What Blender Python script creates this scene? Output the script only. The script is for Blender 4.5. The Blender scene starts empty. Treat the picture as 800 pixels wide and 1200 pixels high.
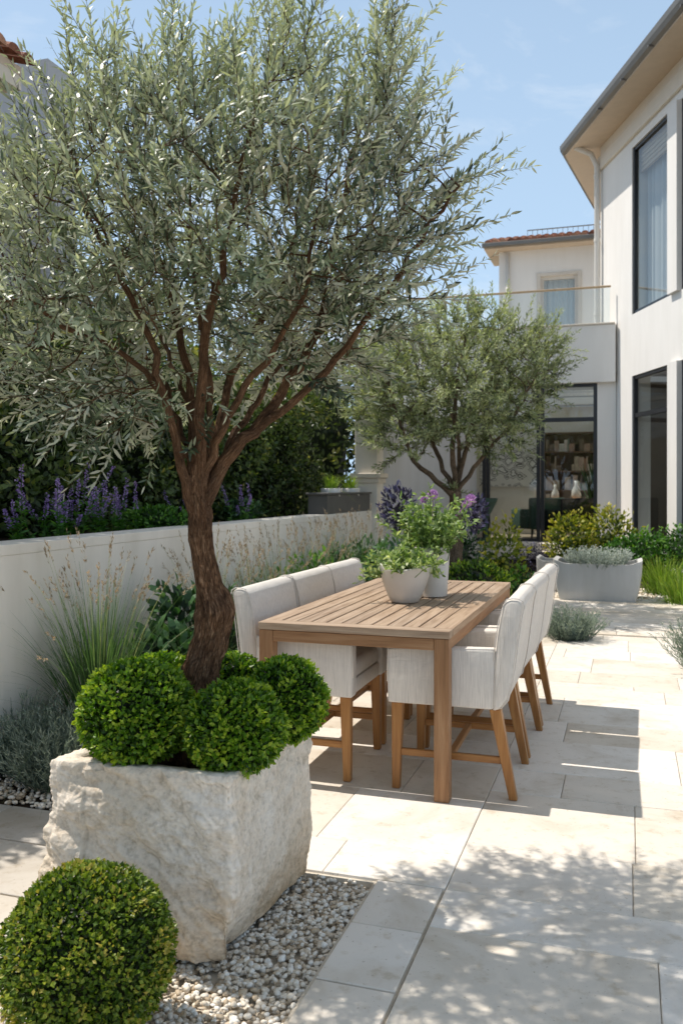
import bpy, bmesh, math, random
import numpy as np
from mathutils import Vector, Matrix, noise

R = math.radians
rng = np.random.default_rng(7)
random.seed(7)
scn = bpy.context.scene
COL = scn.collection
A0 = R(18.1)
SA, CA = math.sin(A0), math.cos(A0)
GU = np.array([SA, CA, 0.0]); GV = np.array([CA, -SA, 0.0]); GZ = np.array([0, 0, 1.0])
F = 1027.0; CAMH = 1.4

def G(u, v, z=0.0):
    """garden frame (along the paving, across it, up) -> world"""
    return GU * u + GV * v + GZ * z
def P(x, y, Z):
    return np.array([(x - 400) / F * Z, Z, CAMH - (y - 570) / F * Z])
def unit(a):
    a = np.asarray(a, float)
    return a / np.maximum(np.linalg.norm(a, axis=-1, keepdims=True), 1e-9)

# ------------------------------------------------------------------ mesh building
class MB:
    def __init__(s):
        s.V = []; s.F = {}; s.T = []; s.C = []; s.n = 0
    def add(s, V, Fs, tint=0.5, gc=None):
        V = np.asarray(V, float).reshape(-1, 3)
        for f in (Fs if isinstance(Fs, list) else [Fs]):
            f = np.asarray(f, int)
            if f.size == 0: continue
            s.F.setdefault(f.shape[1], []).append(f + s.n)
        s.V.append(V); s.n += len(V)
        t = np.full(len(V), tint, float) if np.isscalar(tint) else np.asarray(tint, float)
        s.T.append(t); s.C.append(V if gc is None else gc)
        return s
    def build(s, name, mat, parent=None, smooth=False, loc=None, sharp=None):
        me = bpy.data.meshes.new(name)
        V = np.concatenate(s.V)
        off = np.zeros(3)
        if parent is not None: off = world_loc(parent)
        if loc is not None: off = np.asarray(loc, float)
        me.vertices.add(len(V)); me.vertices.foreach_set('co', (V - off).astype(np.float32).ravel())
        loops, starts, tot = [], [], 0
        for k, fl in s.F.items():
            f = np.concatenate(fl)
            loops.append(f.ravel()); starts.append(tot + np.arange(len(f)) * k); tot += f.size
        me.loops.add(tot); me.loops.foreach_set('vertex_index', np.concatenate(loops).astype(np.int32))
        st = np.concatenate(starts).astype(np.int32)
        me.polygons.add(len(st)); me.polygons.foreach_set('loop_start', st)
        me.update(calc_edges=True)
        a = me.attributes.new('tint', 'FLOAT', 'POINT'); a.data.foreach_set('value', np.concatenate(s.T).astype(np.float32))
        a = me.attributes.new('gc', 'FLOAT_VECTOR', 'POINT'); a.data.foreach_set('vector', np.concatenate(s.C).astype(np.float32).ravel())
        me.polygons.foreach_set('use_smooth', np.full(len(st), bool(smooth)))
        if sharp: me.set_sharp_from_angle(angle=R(sharp))
        me.validate()
        me.materials.append(mat)
        o = bpy.data.objects.new(name, me); COL.objects.link(o)
        if parent is not None: o.parent = parent
        if loc is not None: o.location = off
        return o

def world_loc(o):
    l = np.zeros(3)
    while o is not None:
        l = l + np.array(o.location); o = o.parent
    return l
def tag(o, label=None, cat=None, group=None, kind=None):
    if label: o['label'] = label
    if cat: o['category'] = cat
    if group: o['group'] = group
    if kind: o['kind'] = kind
    return o
def thing(name, label, cat, loc=(0, 0, 0), rz=0, group=None):
    o = bpy.data.objects.new(name, None); COL.objects.link(o)
    o.empty_display_size = .1
    o.location = loc; o.rotation_euler = (0, 0, rz)
    return tag(o, label, cat, group)
def dup(root, loc, rz, label=None, group=None):
    r = root.copy(); COL.objects.link(r); r.location = loc; r.rotation_euler = (0, 0, rz)
    if label: r['label'] = label
    if group: r['group'] = group
    for ch in list(root.children):
        c = ch.copy(); COL.objects.link(c); c.parent = r
        for g in ch.children:
            d = g.copy(); COL.objects.link(d); d.parent = c
    return r

def bm_out(bm):
    bm.verts.index_update()
    V = np.array([v.co[:] for v in bm.verts])
    by = {}
    for f in bm.faces: by.setdefault(len(f.verts), []).append([v.index for v in f.verts])
    return V, [np.array(x) for x in by.values()]
def box_geo(size, bevel=0, seg=1):
    bm = bmesh.new(); bmesh.ops.create_cube(bm, size=1)
    for v in bm.verts: v.co = (v.co.x * size[0], v.co.y * size[1], v.co.z * size[2])
    if bevel: bmesh.ops.bevel(bm, geom=bm.edges[:], offset=bevel, segments=seg, profile=.5, affect='EDGES')
    r = bm_out(bm); bm.free(); return r
def box(mb, O, ax, ay, s, t, z, bevel=0, seg=1, tint=.5):
    """box in frame O, ax (s range), ay (t range), z range; gc = grain coords with longest axis first"""
    size = (s[1] - s[0], t[1] - t[0], z[1] - z[0])
    V, Fs = box_geo(size, bevel, seg)
    order = np.argsort(-np.array(size))
    gc = V[:, order] + rng.uniform(-50, 50, 3)
    ax = np.asarray(ax, float); ay = np.asarray(ay, float); az = np.cross(ax, ay)
    if az[2] < 0: Fs = [f[:, ::-1] for f in Fs]
    W = np.asarray(O, float) + np.outer(V[:, 0] + (s[0] + s[1]) / 2, ax) + np.outer(V[:, 1] + (t[0] + t[1]) / 2, ay) + np.outer(V[:, 2] + (z[0] + z[1]) / 2, GZ)
    mb.add(W, Fs, tint, gc)
X_ = np.array([1., 0, 0]); Y_ = np.array([0, 1., 0])
def gbox(mb, u, v, z, **k): box(mb, np.zeros(3), GU, -GV, u, (-v[1], -v[0]), z, **k)
def lbox(mb, x, y, z, **k): box(mb, np.zeros(3), X_, Y_, x, y, z, **k)

def frames(P_):
    P_ = np.asarray(P_, float)
    T = unit(np.gradient(P_, axis=0))
    n = np.cross(T[0], [0.3, 0.9, 0.2]); n /= max(np.linalg.norm(n), 1e-9)
    N = []
    for t in T:
        n = n - t * np.dot(n, t); n /= max(np.linalg.norm(n), 1e-9); N.append(n)
    N = np.array(N); return T, N, np.cross(T, N)
def tube(mb, P_, r, sides=6, tint=.5, cap=True, disp=None):
    P_ = np.asarray(P_, float); n = len(P_); r = np.broadcast_to(np.asarray(r, float), (n,))
    T, N, B = frames(P_)
    a = np.arange(sides) / sides * 2 * np.pi
    ring = np.cos(a)[None, :, None] * N[:, None] + np.sin(a)[None, :, None] * B[:, None]
    rr = np.repeat(r[:, None], sides, 1)
    if disp is not None: rr = disp(rr, a, P_)
    V = P_[:, None] + ring * rr[:, :, None]
    i, j = np.meshgrid(np.arange(n - 1), np.arange(sides), indexing='ij')
    j2 = (j + 1) % sides
    Q = np.stack([i * sides + j, i * sides + j2, (i + 1) * sides + j2, (i + 1) * sides + j], -1).reshape(-1, 4)
    L = np.concatenate([[0], np.cumsum(np.linalg.norm(np.diff(P_, axis=0), axis=1))])
    gc = np.stack([np.repeat(L, sides), np.tile(np.cos(a) * .1, n), np.tile(np.sin(a) * .1, n)], -1) + rng.uniform(-9, 9, 3)
    Fs = [Q]
    if cap: Fs.append(np.array([list(range(sides))[::-1], [(n - 1) * sides + k for k in range(sides)]]))
    mb.add(V.reshape(-1, 3), Fs, tint, gc)
def lathe(mb, prof, seg=40, O=(0, 0, 0), tint=.5, wob=None):
    prof = np.asarray(prof, float); n = len(prof)
    a = np.arange(seg) / seg * 2 * np.pi
    V = np.stack([prof[:, 0][:, None] * np.cos(a), prof[:, 0][:, None] * np.sin(a), np.repeat(prof[:, 1][:, None], seg, 1)], -1)
    if wob is not None: V = wob(V, a)
    i, j = np.meshgrid(np.arange(n - 1), np.arange(seg), indexing='ij'); j2 = (j + 1) % seg
    Q = np.stack([i * seg + j, i * seg + j2, (i + 1) * seg + j2, (i + 1) * seg + j], -1).reshape(-1, 4)
    mb.add(V.reshape(-1, 3) + np.asarray(O, float), [Q, np.array([list(range(seg))[::-1]])], tint)

def leaves(mb, pos, d, nrm, ln, wd, tint, bend=0.15, fold=0.25, simple=False):
    n = len(pos); ln = np.broadcast_to(ln, (n,))[:, None]; wd = np.broadcast_to(wd, (n,))[:, None] * .5
    d = unit(d); nrm = unit(nrm - d * np.sum(nrm * d, 1, keepdims=True)); s = np.cross(d, nrm)
    bend = np.broadcast_to(bend, (n,))[:, None]; tint = np.broadcast_to(tint, (n,))
    def pt(t, w): return pos + d * ln * t + s * wd * w + nrm * (abs(w) * wd * fold - bend * ln * t * t)
    if simple:
        V = np.stack([pt(0, 0), pt(.5, 1), pt(1, 0), pt(.5, -1)], 1)
        b = np.arange(n)[:, None] * 4
        mb.add(V.reshape(-1, 3), [np.concatenate([b + [0, 1, 2], b + [0, 2, 3]])], np.repeat(tint, 4))
    else:
        V = np.stack([pt(0, 0), pt(.3, .9), pt(.3, -.9), pt(.68, .8), pt(.68, -.8), pt(1, 0)], 1)
        b = np.arange(n)[:, None] * 6
        mb.add(V.reshape(-1, 3), [np.concatenate([b + [0, 1, 2], b + [3, 5, 4]]), b + [1, 3, 4, 2]], np.repeat(tint, 6))

def rdir(n):
    return unit(rng.normal(size=(n, 3)))
def nz(p, s=1.0, o=0.0):
    return noise.noise(Vector((p[0] * s + o, p[1] * s + o * .7, p[2] * s - o)))

# ------------------------------------------------------------------ materials
class NT:
    def __init__(s, name):
        s.m = bpy.data.materials.new(name); s.m.use_nodes = True
        s.t = s.m.node_tree; s.t.nodes.clear()
        s.out = s.n('ShaderNodeOutputMaterial')
    def n(s, t, **k):
        nd = s.t.nodes.new(t)
        for a, b in k.items():
            if a.startswith('i_'):
                key = a[2:].replace('_', ' ')
                nd.inputs[int(key) if key.isdigit() else key].default_value = b
            else: setattr(nd, a, b)
        return nd
    def l(s, a, b): s.t.links.new(a, b)
    def ramp(s, fac, stops):
        r = s.n('ShaderNodeValToRGB'); e = r.color_ramp.elements
        while len(e) > 1: e.remove(e[0])
        e[0].position = stops[0][0]; e[0].color = (*stops[0][1], 1)
        for p_, c in stops[1:]:
            x = e.new(p_); x.color = (*c, 1)
        s.l(fac, r.inputs[0]); return r.outputs[0]
    def attr(s, name): return s.n('ShaderNodeAttribute', attribute_name=name)
    def noise(s, vec=None, scale=5., detail=4., rough=.55, dist=0.):
        nd = s.n('ShaderNodeTexNoise'); nd.inputs['Scale'].default_value = scale
        nd.inputs['Detail'].default_value = detail; nd.inputs['Roughness'].default_value = rough
        nd.inputs['Distortion'].default_value = dist
        if vec is not None: s.l(vec, nd.inputs['Vector'])
        return nd.outputs['Fac']
    def map(s, vec, scale):
        m = s.n('ShaderNodeMapping'); m.inputs['Scale'].default_value = scale; s.l(vec, m.inputs[0]); return m.outputs[0]
    def math(s, op, a, b=None, clamp=False):
        m = s.n('ShaderNodeMath', operation=op); m.use_clamp = clamp
        for k, x in enumerate((a, b)):
            if x is None: continue
            if isinstance(x, (int, float)): m.inputs[k].default_value = x
            else: s.l(x, m.inputs[k])
        return m.outputs[0]
    def mix(s, fac, a, b, mode='MIX'):
        m = s.n('ShaderNodeMix', data_type='RGBA', blend_type=mode)
        for k, x in ((0, fac), (6, a), (7, b)):
            if isinstance(x, (int, float)): m.inputs[k].default_value = x
            elif isinstance(x, tuple): m.inputs[k].default_value = (*x, 1)
            else: s.l(x, m.inputs[k])
        return m.outputs[2]
    def bump(s, h, strength=.3, dist=.01, normal=None):
        b = s.n('ShaderNodeBump'); b.inputs['Strength'].default_value = strength; b.inputs['Distance'].default_value = dist
        s.l(h, b.inputs['Height'])
        if normal is not None: s.l(normal, b.inputs['Normal'])
        return b.outputs[0]
    def pbsdf(s, col, rough=.6, normal=None, spec=.5, metal=0.):
        p = s.n('ShaderNodeBsdfPrincipled')
        if isinstance(col, tuple): p.inputs['Base Color'].default_value = (*col, 1)
        else: s.l(col, p.inputs['Base Color'])
        if isinstance(rough, (int, float)): p.inputs['Roughness'].default_value = rough
        else: s.l(rough, p.inputs['Roughness'])
        p.inputs['Specular IOR Level'].default_value = spec; p.inputs['Metallic'].default_value = metal
        if normal is not None: s.l(normal, p.inputs['Normal'])
        return p.outputs[0]
    def done(s, sh): s.l(sh, s.out.inputs[0]); return s.m
    def pos(s): return s.n('ShaderNodeNewGeometry').outputs['Position']
    def ocoord(s): return s.n('ShaderNodeTexCoord').outputs['Object']

def m_leaf(name, stops, rough=.45, trans=.3, back=None, spec=.4, tcol=None):
    t = NT(name); f = t.attr('tint').outputs['Fac']
    c = t.ramp(f, stops)
    if back is not None:
        g = t.n('ShaderNodeNewGeometry'); c2 = t.mix(g.outputs['Backfacing'], c, back)
    else: c2 = c
    p = t.pbsdf(c2, rough, spec=spec)
    tr = t.n('ShaderNodeBsdfTranslucent')
    t.l(t.mix(1.0, c, tcol or (1.5, 1.6, .6), 'MULTIPLY'), tr.inputs[0])
    mx = t.n('ShaderNodeMixShader'); mx.inputs[0].default_value = trans
    t.l(p, mx.inputs[1]); t.l(tr.outputs[0], mx.inputs[2])
    return t.done(mx.outputs[0])
def m_plain(name, col, rough=.6, spec=.5, metal=0., var=.12, scale=6., bump=0., bscale=60.):
    t = NT(name); p = t.pos()
    n1 = t.noise(p, scale, 5)
    c = t.mix(n1, tuple(x * (1 - var) for x in col), tuple(min(1, x * (1 + var)) for x in col))
    nm = None
    if bump: nm = t.bump(t.noise(p, bscale, 4), bump, .004)
    return t.done(t.pbsdf(c, rough, nm, spec, metal))
def m_stucco(name, col, stain=.12):
    t = NT(name); p = t.pos()
    n1 = t.noise(p, .9, 6, .6); n2 = t.noise(t.map(p, (3, 3, .5)), 1.3, 5, .6)
    c = t.mix(n1, tuple(x * .9 for x in col), col)
    st = t.ramp(n2, [(.35, (1 - stain, 1 - stain * 1.05, 1 - stain * 1.2)), (.65, (1, 1, 1))])
    c = t.mix(1., c, st, 'MULTIPLY')
    nm = t.bump(t.noise(p, 55, 5, .65), .14, .006)
    return t.done(t.pbsdf(c, .85, nm, .2))
def m_wood(name, a, b, c_, rough=.55, ring=9.):
    t = NT(name); g = t.attr('gc').outputs['Vector']
    n1 = t.noise(t.map(g, (1.2, 16, 16)), 2.2, 6, .6, .6)
    n2 = t.noise(t.map(g, (3, 120, 120)), 2., 3, .6)
    n3 = t.noise(t.map(g, (.5, 1, 1)), .9, 2)
    col = t.ramp(n1, [(.3, a), (.5, b), (.72, c_)])
    col = t.mix(t.math('MULTIPLY', n2, .55), col, tuple(x * .55 for x in a), 'MIX')
    col = t.mix(.5, col, t.ramp(n3, [(.3, (.75, .75, .78)), (.7, (1.15, 1.1, 1.05))]), 'MULTIPLY')
    nm = t.bump(n2, .25, .002)
    return t.done(t.pbsdf(col, rough, nm, .35))
def m_paving(name, cols):
    t = NT(name); p = t.pos(); f = t.attr('tint').outputs['Fac']
    sh = t.n('ShaderNodeVectorMath', operation='ADD'); t.l(p, sh.inputs[0])
    cb = t.n('ShaderNodeCombineXYZ'); t.l(t.math('MULTIPLY', f, 40.), cb.inputs[0]); t.l(t.math('MULTIPLY', f, 23.), cb.inputs[1]); t.l(cb.outputs[0], sh.inputs[1])
    q = sh.outputs[0]
    base = t.ramp(f, cols)
    n1 = t.noise(q, 2.6, 7, .62, .5); n2 = t.noise(q, 14, 5, .65); n3 = t.noise(p, .5, 3)
    c = t.mix(1., base, t.ramp(n1, [(.3, (.80, .76, .70)), (.5, (1, 1, 1)), (.72, (1.08, 1.07, 1.06))]), 'MULTIPLY')
    c = t.mix(1., c, t.ramp(n2, [(.30, (.82, .78, .71)), (.45, (1, 1, 1))]), 'MULTIPLY')
    c = t.mix(1., c, t.ramp(n3, [(.35, (.92, .90, .87)), (.6, (1, 1, 1))]), 'MULTIPLY')
    pit = t.noise(q, 70, 2, .5)
    pits = t.ramp(pit, [(.27, (.55, .5, .42)), (.33, (1, 1, 1))])
    c = t.mix(.6, c, pits, 'MULTIPLY')
    nm = t.bump(t.noise(q, 22, 6, .6), .12, .006)
    nm = t.bump(pits, .15, .002, nm)
    rg = t.ramp(n1, [(.3, (.6,) * 3), (.7, (.42,) * 3)])
    return t.done(t.pbsdf(c, rg, nm, .35))
def m_rock(name):
    t = NT(name); p = t.ocoord()
    n1 = t.noise(p, 2.2, 8, .62, .4); n2 = t.noise(p, 34, 9, .75); n3 = t.noise(t.map(p, (1, 1, 2.6)), 3.1, 6, .6, 1.)
    c = t.ramp(n1, [(.28, (.62, .52, .40)), (.45, (.79, .70, .59)), (.6, (.86, .79, .70)), (.75, (.91, .86, .79))])
    c = t.mix(t.ramp(n3, [(.52, (0,) * 3), (.76, (.5,) * 3)]), c, (.62, .48, .33))
    c = t.mix(1., c, t.ramp(n2, [(.32, (.66, .63, .58)), (.5, (1, 1, 1)), (.72, (1.14, 1.14, 1.13))]), 'MULTIPLY')
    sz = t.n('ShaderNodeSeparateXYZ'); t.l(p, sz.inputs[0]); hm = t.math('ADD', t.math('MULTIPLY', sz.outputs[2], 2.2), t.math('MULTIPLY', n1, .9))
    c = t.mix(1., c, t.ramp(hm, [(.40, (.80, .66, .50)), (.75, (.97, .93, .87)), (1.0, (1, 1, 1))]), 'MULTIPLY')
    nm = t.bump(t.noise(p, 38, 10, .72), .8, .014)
    pt = t.n('ShaderNodeNewGeometry').outputs['Pointiness']; c = t.mix(1., c, t.ramp(pt, [(.40, (.66, .61, .54)), (.48, (1, 1, 1)), (.56, (1.18, 1.18, 1.17))]), 'MULTIPLY')  # hollows darker, ledges lighter: shade and highlights put into the colour
    v = t.n('ShaderNodeTexVoronoi'); v.inputs['Scale'].default_value = 60; t.l(p, v.inputs['Vector'])
    nm = t.bump(v.outputs['Distance'], .12, .006, nm)
    return t.done(t.pbsdf(c, .85, nm, .25))
def m_bark(name, a, b, c_, sc=1.):
    t = NT(name); g = t.attr('gc').outputs['Vector']; p = t.ocoord()
    n1 = t.noise(t.map(g, (11 * sc, 26 * sc, 26 * sc)), 2.0, 9, .72, 1.6); n2 = t.noise(p, 9 * sc, 6, .6)
    c = t.ramp(n1, [(.32, a), (.5, b), (.68, c_)])
    c = t.mix(1., c, t.ramp(n2, [(.35, (.62, .6, .6)), (.6, (1.1, 1.08, 1.05))]), 'MULTIPLY')
    vo = t.n('ShaderNodeTexVoronoi', feature='DISTANCE_TO_EDGE'); vo.inputs['Scale'].default_value = 1.; t.l(t.map(g, (16 * sc, 70 * sc, 70 * sc)), vo.inputs['Vector']); cr = t.ramp(vo.outputs['Distance'], [(0., (.25,) * 3), (.12, (1, 1, 1))]); c = t.mix(.7, c, cr, 'MULTIPLY'); nm = t.bump(n1, 1., .018); nm = t.bump(cr, .6, .006, nm); nm = t.bump(t.noise(p, 70, 6, .7), .5, .006, nm)
    return t.done(t.pbsdf(c, .85, nm, .2))
def m_fabric(name, col):
    t = NT(name); o = t.ocoord()
    inf = t.n('ShaderNodeObjectInfo').outputs['Random']
    n1 = t.noise(t.map(o, (230, 230, 7)), 1.1, 4, .75); n2 = t.noise(t.map(o, (10, 10, 260)), 1.5, 2, .5); n3 = t.noise(o, 6, 4)
    c = t.ramp(n1, [(.34, tuple(x * .82 for x in col)), (.52, col), (.7, tuple(min(.95, x * 1.12) for x in col))])
    c = t.mix(.35, c, t.ramp(n3, [(.3, (.84, .84, .85)), (.7, (1.05, 1.05, 1.05))]), 'MULTIPLY')
    nm = t.bump(n1, .35, .003); nm = t.bump(n2, .2, .002, nm); nm = t.bump(t.noise(t.map(o, (1, 1, 2.2)), 7, 3, .5, .8), .16, .03, nm)
    p = t.pbsdf(c, .95, nm, .1)
    t.t.nodes[-1]
    return t.done(p)
def m_glass(name, tint=(.86, .9, .88), refl=1.0):
    t = NT(name)
    tr = t.n('ShaderNodeBsdfTransparent'); tr.inputs[0].default_value = (*tint, 1)
    gl = t.n('ShaderNodeBsdfGlossy'); gl.inputs['Roughness'].default_value = 0.0
    p = t.pos()
    t.l(t.bump(t.noise(p, .6, 1), .03, .05), gl.inputs['Normal'])
    fr = t.n('ShaderNodeFresnel'); bf = t.n('ShaderNodeNewGeometry').outputs['Backfacing']
    t.l(t.math('SUBTRACT', 1.5, t.math('MULTIPLY', bf, 1.5 - 1 / 1.5)), fr.inputs[0])
    mx = t.n('ShaderNodeMixShader')
    t.l(t.math('ADD', t.math('MULTIPLY', fr.outputs[0], refl), .05, True), mx.inputs[0])
    t.l(tr.outputs[0], mx.inputs[1]); t.l(gl.outputs[0], mx.inputs[2])
    return t.done(mx.outputs[0])
def m_tint(name, stops, rough=.7, bump=.3, bs=80, spec=.3):
    t = NT(name); c = t.ramp(t.attr('tint').outputs['Fac'], stops); p = t.pos()
    c = t.mix(1., c, t.ramp(t.noise(p, bs * .5, 4), [(.3, (.75,) * 3), (.65, (1.08,) * 3)]), 'MULTIPLY')
    return t.done(t.pbsdf(c, rough, t.bump(t.noise(p, bs, 5), bump, .004), spec))

M = {}
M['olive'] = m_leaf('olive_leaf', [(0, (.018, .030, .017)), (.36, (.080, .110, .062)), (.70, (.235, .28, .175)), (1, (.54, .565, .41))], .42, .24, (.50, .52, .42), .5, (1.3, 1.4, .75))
M['olive2'] = m_leaf('olive_leaf_far', [(0, (.03, .048, .022)), (.45, (.18, .22, .115)), (1, (.50, .53, .34))], .5, .28, (.33, .37, .24), .35)
M['box'] = m_leaf('boxwood_leaf', [(0, (.008, .020, .003)), (.32, (.035, .095, .006)), (.68, (.125, .255, .016)), (1, (.36, .46, .04))], .38, .34, None, .45)
M['boxd'] = m_leaf('boxwood_leaf_dark', [(0, (.010, .022, .003)), (.36, (.045, .095, .008)), (.68, (.13, .205, .018)), (.92, (.29, .34, .04)), (1, (.36, .31, .06))], .4, .28, None, .4)
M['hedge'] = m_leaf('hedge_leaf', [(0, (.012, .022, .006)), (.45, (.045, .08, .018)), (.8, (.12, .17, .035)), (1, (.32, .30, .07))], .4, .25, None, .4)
M['treeleaf'] = m_leaf('tree_leaf', [(0, (.015, .03, .008)), (.5, (.06, .095, .022)), (.85, (.15, .20, .05)), (1, (.27, .27, .08))], .45, .3)
M['shrub'] = m_leaf('dark_shrub_leaf', [(0, (.012, .035, .014)), (.5, (.035, .10, .035)), (1, (.10, .20, .08))], .4, .25, None, .45)
M['green'] = m_leaf('fresh_shrub_leaf', [(0, (.02, .06, .008)), (.5, (.06, .18, .02)), (1, (.18, .34, .05))], .45, .3)
M['yellow'] = m_leaf('yellow_shrub_leaf', [(0, (.05, .08, .01)), (.4, (.16, .21, .02)), (.75, (.36, .35, .04)), (1, (.50, .42, .07))], .45, .3)
M['pot_leaf'] = m_leaf('pale_pot_leaf', [(0, (.05, .10, .025)), (.4, (.16, .26, .07)), (.75, (.36, .45, .20)), (1, (.62, .66, .44))], .45, .3, None, .35)
M['purple_leaf'] = m_leaf('purple_leaf', [(0, (.012, .010, .02)), (.5, (.04, .035, .075)), (1, (.12, .12, .22))], .5, .2, None, .4, (1.2, 1., 1.4))
M['silver'] = m_leaf('lavender_leaf', [(0, (.07, .10, .08)), (.5, (.20, .255, .20)), (1, (.40, .45, .37))], .6, .2, None, .25, (1.2, 1.3, .9))
M['curry'] = m_leaf('silver_trailing_leaf', [(0, (.12, .15, .12)), (.5, (.38, .43, .37)), (1, (.70, .73, .68))], .6, .2, None, .25, (1.1, 1.2, 1.))
M['blade'] = m_leaf('grass_blade', [(0, (.025, .060, .022)), (.5, (.075, .15, .055)), (.85, (.16, .25, .10)), (1, (.32, .34, .17))], .5, .3)
M['blade_bright'] = m_leaf('bright_grass_blade', [(0, (.05, .11, .01)), (.5, (.16, .28, .03)), (1, (.36, .42, .08))], .5, .35)
M['seed'] = m_leaf('grass_seed_head', [(0, (.20, .15, .09)), (.5, (.40, .31, .21)), (1, (.62, .50, .37))], .7, .3, None, .2, (1.2, 1.1, .9))
M['violet'] = m_leaf('violet_petal', [(0, (.16, .09, .30)), (.5, (.42, .29, .60)), (1, (.68, .55, .82))], .6, .3, None, .2, (1.2, 1., 1.3))
M['pink'] = m_leaf('lilac_petal', [(0, (.35, .16, .42)), (1, (.74, .50, .76))], .6, .3, None, .2, (1.1, 1., 1.1))
M['bark'] = m_bark('olive_bark', (.045, .022, .013), (.23, .122, .064), (.52, .34, .21))
M['bark2'] = m_bark('grey_bark', (.07, .05, .035), (.20, .145, .10), (.36, .28, .20))
M['stem'] = m_plain('green_stem', (.10, .13, .05), .6)
M['stucco'] = m_stucco('white_stucco', (.88, .825, .745))
M['housestucco'] = m_stucco('house_stucco', (.86, .83, .785), .05)
M['trim'] = m_plain('cream_trim', (.70, .63, .53), .7, .3, var=.06)
M['soffit'] = m_plain('timber_soffit', (.62, .50, .38), .6, .3, var=.1)
M['interior'] = m_plain('interior_plaster', (.74, .70, .63), .8, .2, var=.05)
M['intdark'] = m_plain('interior_dark_panel', (.20, .165, .13), .7, .2, var=.2)
M['intfloor'] = m_plain('interior_floor', (.36, .29, .22), .4, .4)
M['frame'] = m_plain('black_metal', (.018, .018, .020), .35, .5, var=.2)
M['gutter'] = m_plain('grey_zinc', (.19, .175, .155), .45, .5, .35, var=.2, scale=3)
M['pipe'] = m_plain('painted_pipe', (.66, .63, .58), .5, .4, var=.05)
M['brass'] = m_plain('bronze_rail', (.50, .36, .22), .4, .5, .3)
M['wfilm'] = m_plain('painted_window_frame', (.62, .57, .50), .5, .4)
M['glass'] = m_glass('window_glass', (.80, .84, .83), 1.0)
M['glass2'] = m_glass('balustrade_glass', (.86, .91, .91), 1.4)
M['paving'] = m_paving('limestone_paving', [(0, (.71, .65, .56)), (.3, (.76, .70, .62)), (.6, (.79, .74, .67)), (1, (.83, .79, .73))])
M['paving2'] = m_paving('shaded_slab', [(0, (.42, .40, .36)), (.5, (.52, .49, .45)), (1, (.62, .58, .52))])  # darker limestone, with the shade over the side path put into its colour
M['joint'] = m_plain('joint_sand', (.60, .54, .45), .95, .1, var=.25, scale=30, bump=.4)
M['soil'] = m_plain('dark_soil', (.045, .032, .022), .95, .1, var=.5, scale=25, bump=1., bscale=45)
M['earth'] = m_plain('ground_earth', (.20, .17, .12), .95, .1, var=.3, scale=2)
M['rock'] = m_rock('rough_limestone')
M['gravel'] = m_tint('pebble', [(0, (.34, .27, .19)), (.12, (.56, .45, .32)), (.4, (.76, .67, .55)), (.7, (.84, .78, .68)), (1, (.90, .87, .81))], .6, .15, 160)
M['table_top'] = m_wood('weathered_teak', (.30, .20, .128), (.48, .355, .25), (.61, .48, .355), .6)
M['table_leg'] = m_wood('teak_frame', (.25, .125, .055), (.39, .21, .10), (.50, .30, .16), .5)
M['chair_leg'] = m_wood('oak_leg', (.30, .125, .035), (.44, .20, .06), (.56, .29, .10), .4)
M['fabric'] = m_fabric('woven_fabric', (.70, .655, .60))
M['ceramic'] = m_plain('grey_glazed_stoneware', (.62, .60, .565), .38, .5, var=.12, scale=9, bump=.1, bscale=40)
M['concrete'] = m_stucco('pale_concrete', (.58, .58, .57), .16)
M['tile'] = m_tint('terracotta_tile', [(0, (.20, .075, .045)), (.5, (.36, .15, .085)), (1, (.50, .26, .16))], .8, .5, 30)
M['zincbox'] = m_plain('dark_trough', (.10, .095, .085), .6, .4, var=.25)
M['neigh'] = m_stucco('neighbour_render', (.50, .40, .30), .15)
M['neigh2'] = m_stucco('grey_render', (.55, .56, .58), .08)
M['walnut'] = m_plain('dark_walnut', (.13, .075, .042), .45, .4, var=.25)
M['velvet'] = m_plain('black_velvet', (.012, .014, .02), .8, .3)
M['mint'] = m_plain('green_upholstery', (.06, .10, .075), .7, .3)
M['orange'] = m_plain('orange_timber', (.45, .19, .06), .4, .5, var=.25)
M['books'] = m_tint('objects_on_shelf', [(0, (.08, .05, .03)), (.3, (.42, .36, .28)), (.6, (.25, .13, .08)), (.8, (.6, .56, .5)), (1, (.16, .2, .16))], .6, .1, 20)
def m_curtain():
    t = NT('sheer_curtain'); d = t.n('ShaderNodeBsdfDiffuse'); d.inputs[0].default_value = (.80, .84, .88, 1)
    tr = t.n('ShaderNodeBsdfTranslucent'); tr.inputs[0].default_value = (.8, .84, .88, 1)
    mx = t.n('ShaderNodeMixShader'); mx.inputs[0].default_value = .35
    t.l(d.outputs[0], mx.inputs[1]); t.l(tr.outputs[0], mx.inputs[2]); return t.done(mx.outputs[0])
M['curtain'] = m_curtain()
def m_art():
    t = NT('abstract_canvas'); o = t.ocoord()
    v = t.n('ShaderNodeTexVoronoi', distance='MANHATTAN', feature='DISTANCE_TO_EDGE' if False else 'F1'); v.inputs['Scale'].default_value = 4.2
    t.l(t.map(o, (1, 1, 1.3)), v.inputs['Vector'])
    n = t.noise(o, 3.1, 2)
    m1 = t.math('SUBTRACT', t.math('MULTIPLY', v.outputs['Distance'], 1.0), n)
    c = t.ramp(t.math('ADD', m1, .5), [(.36, (.80, .77, .71)), (.40, (.02, .018, .016)), (.50, (.03, .025, .02)), (.53, (.78, .75, .68)), (.66, (.80, .76, .7)), (.68, (.05, .04, .03)), (.74, (.06, .05, .04)), (.76, (.78, .74, .68))])
    return t.done(t.pbsdf(c, .8))
M['art'] = m_art()
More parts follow.
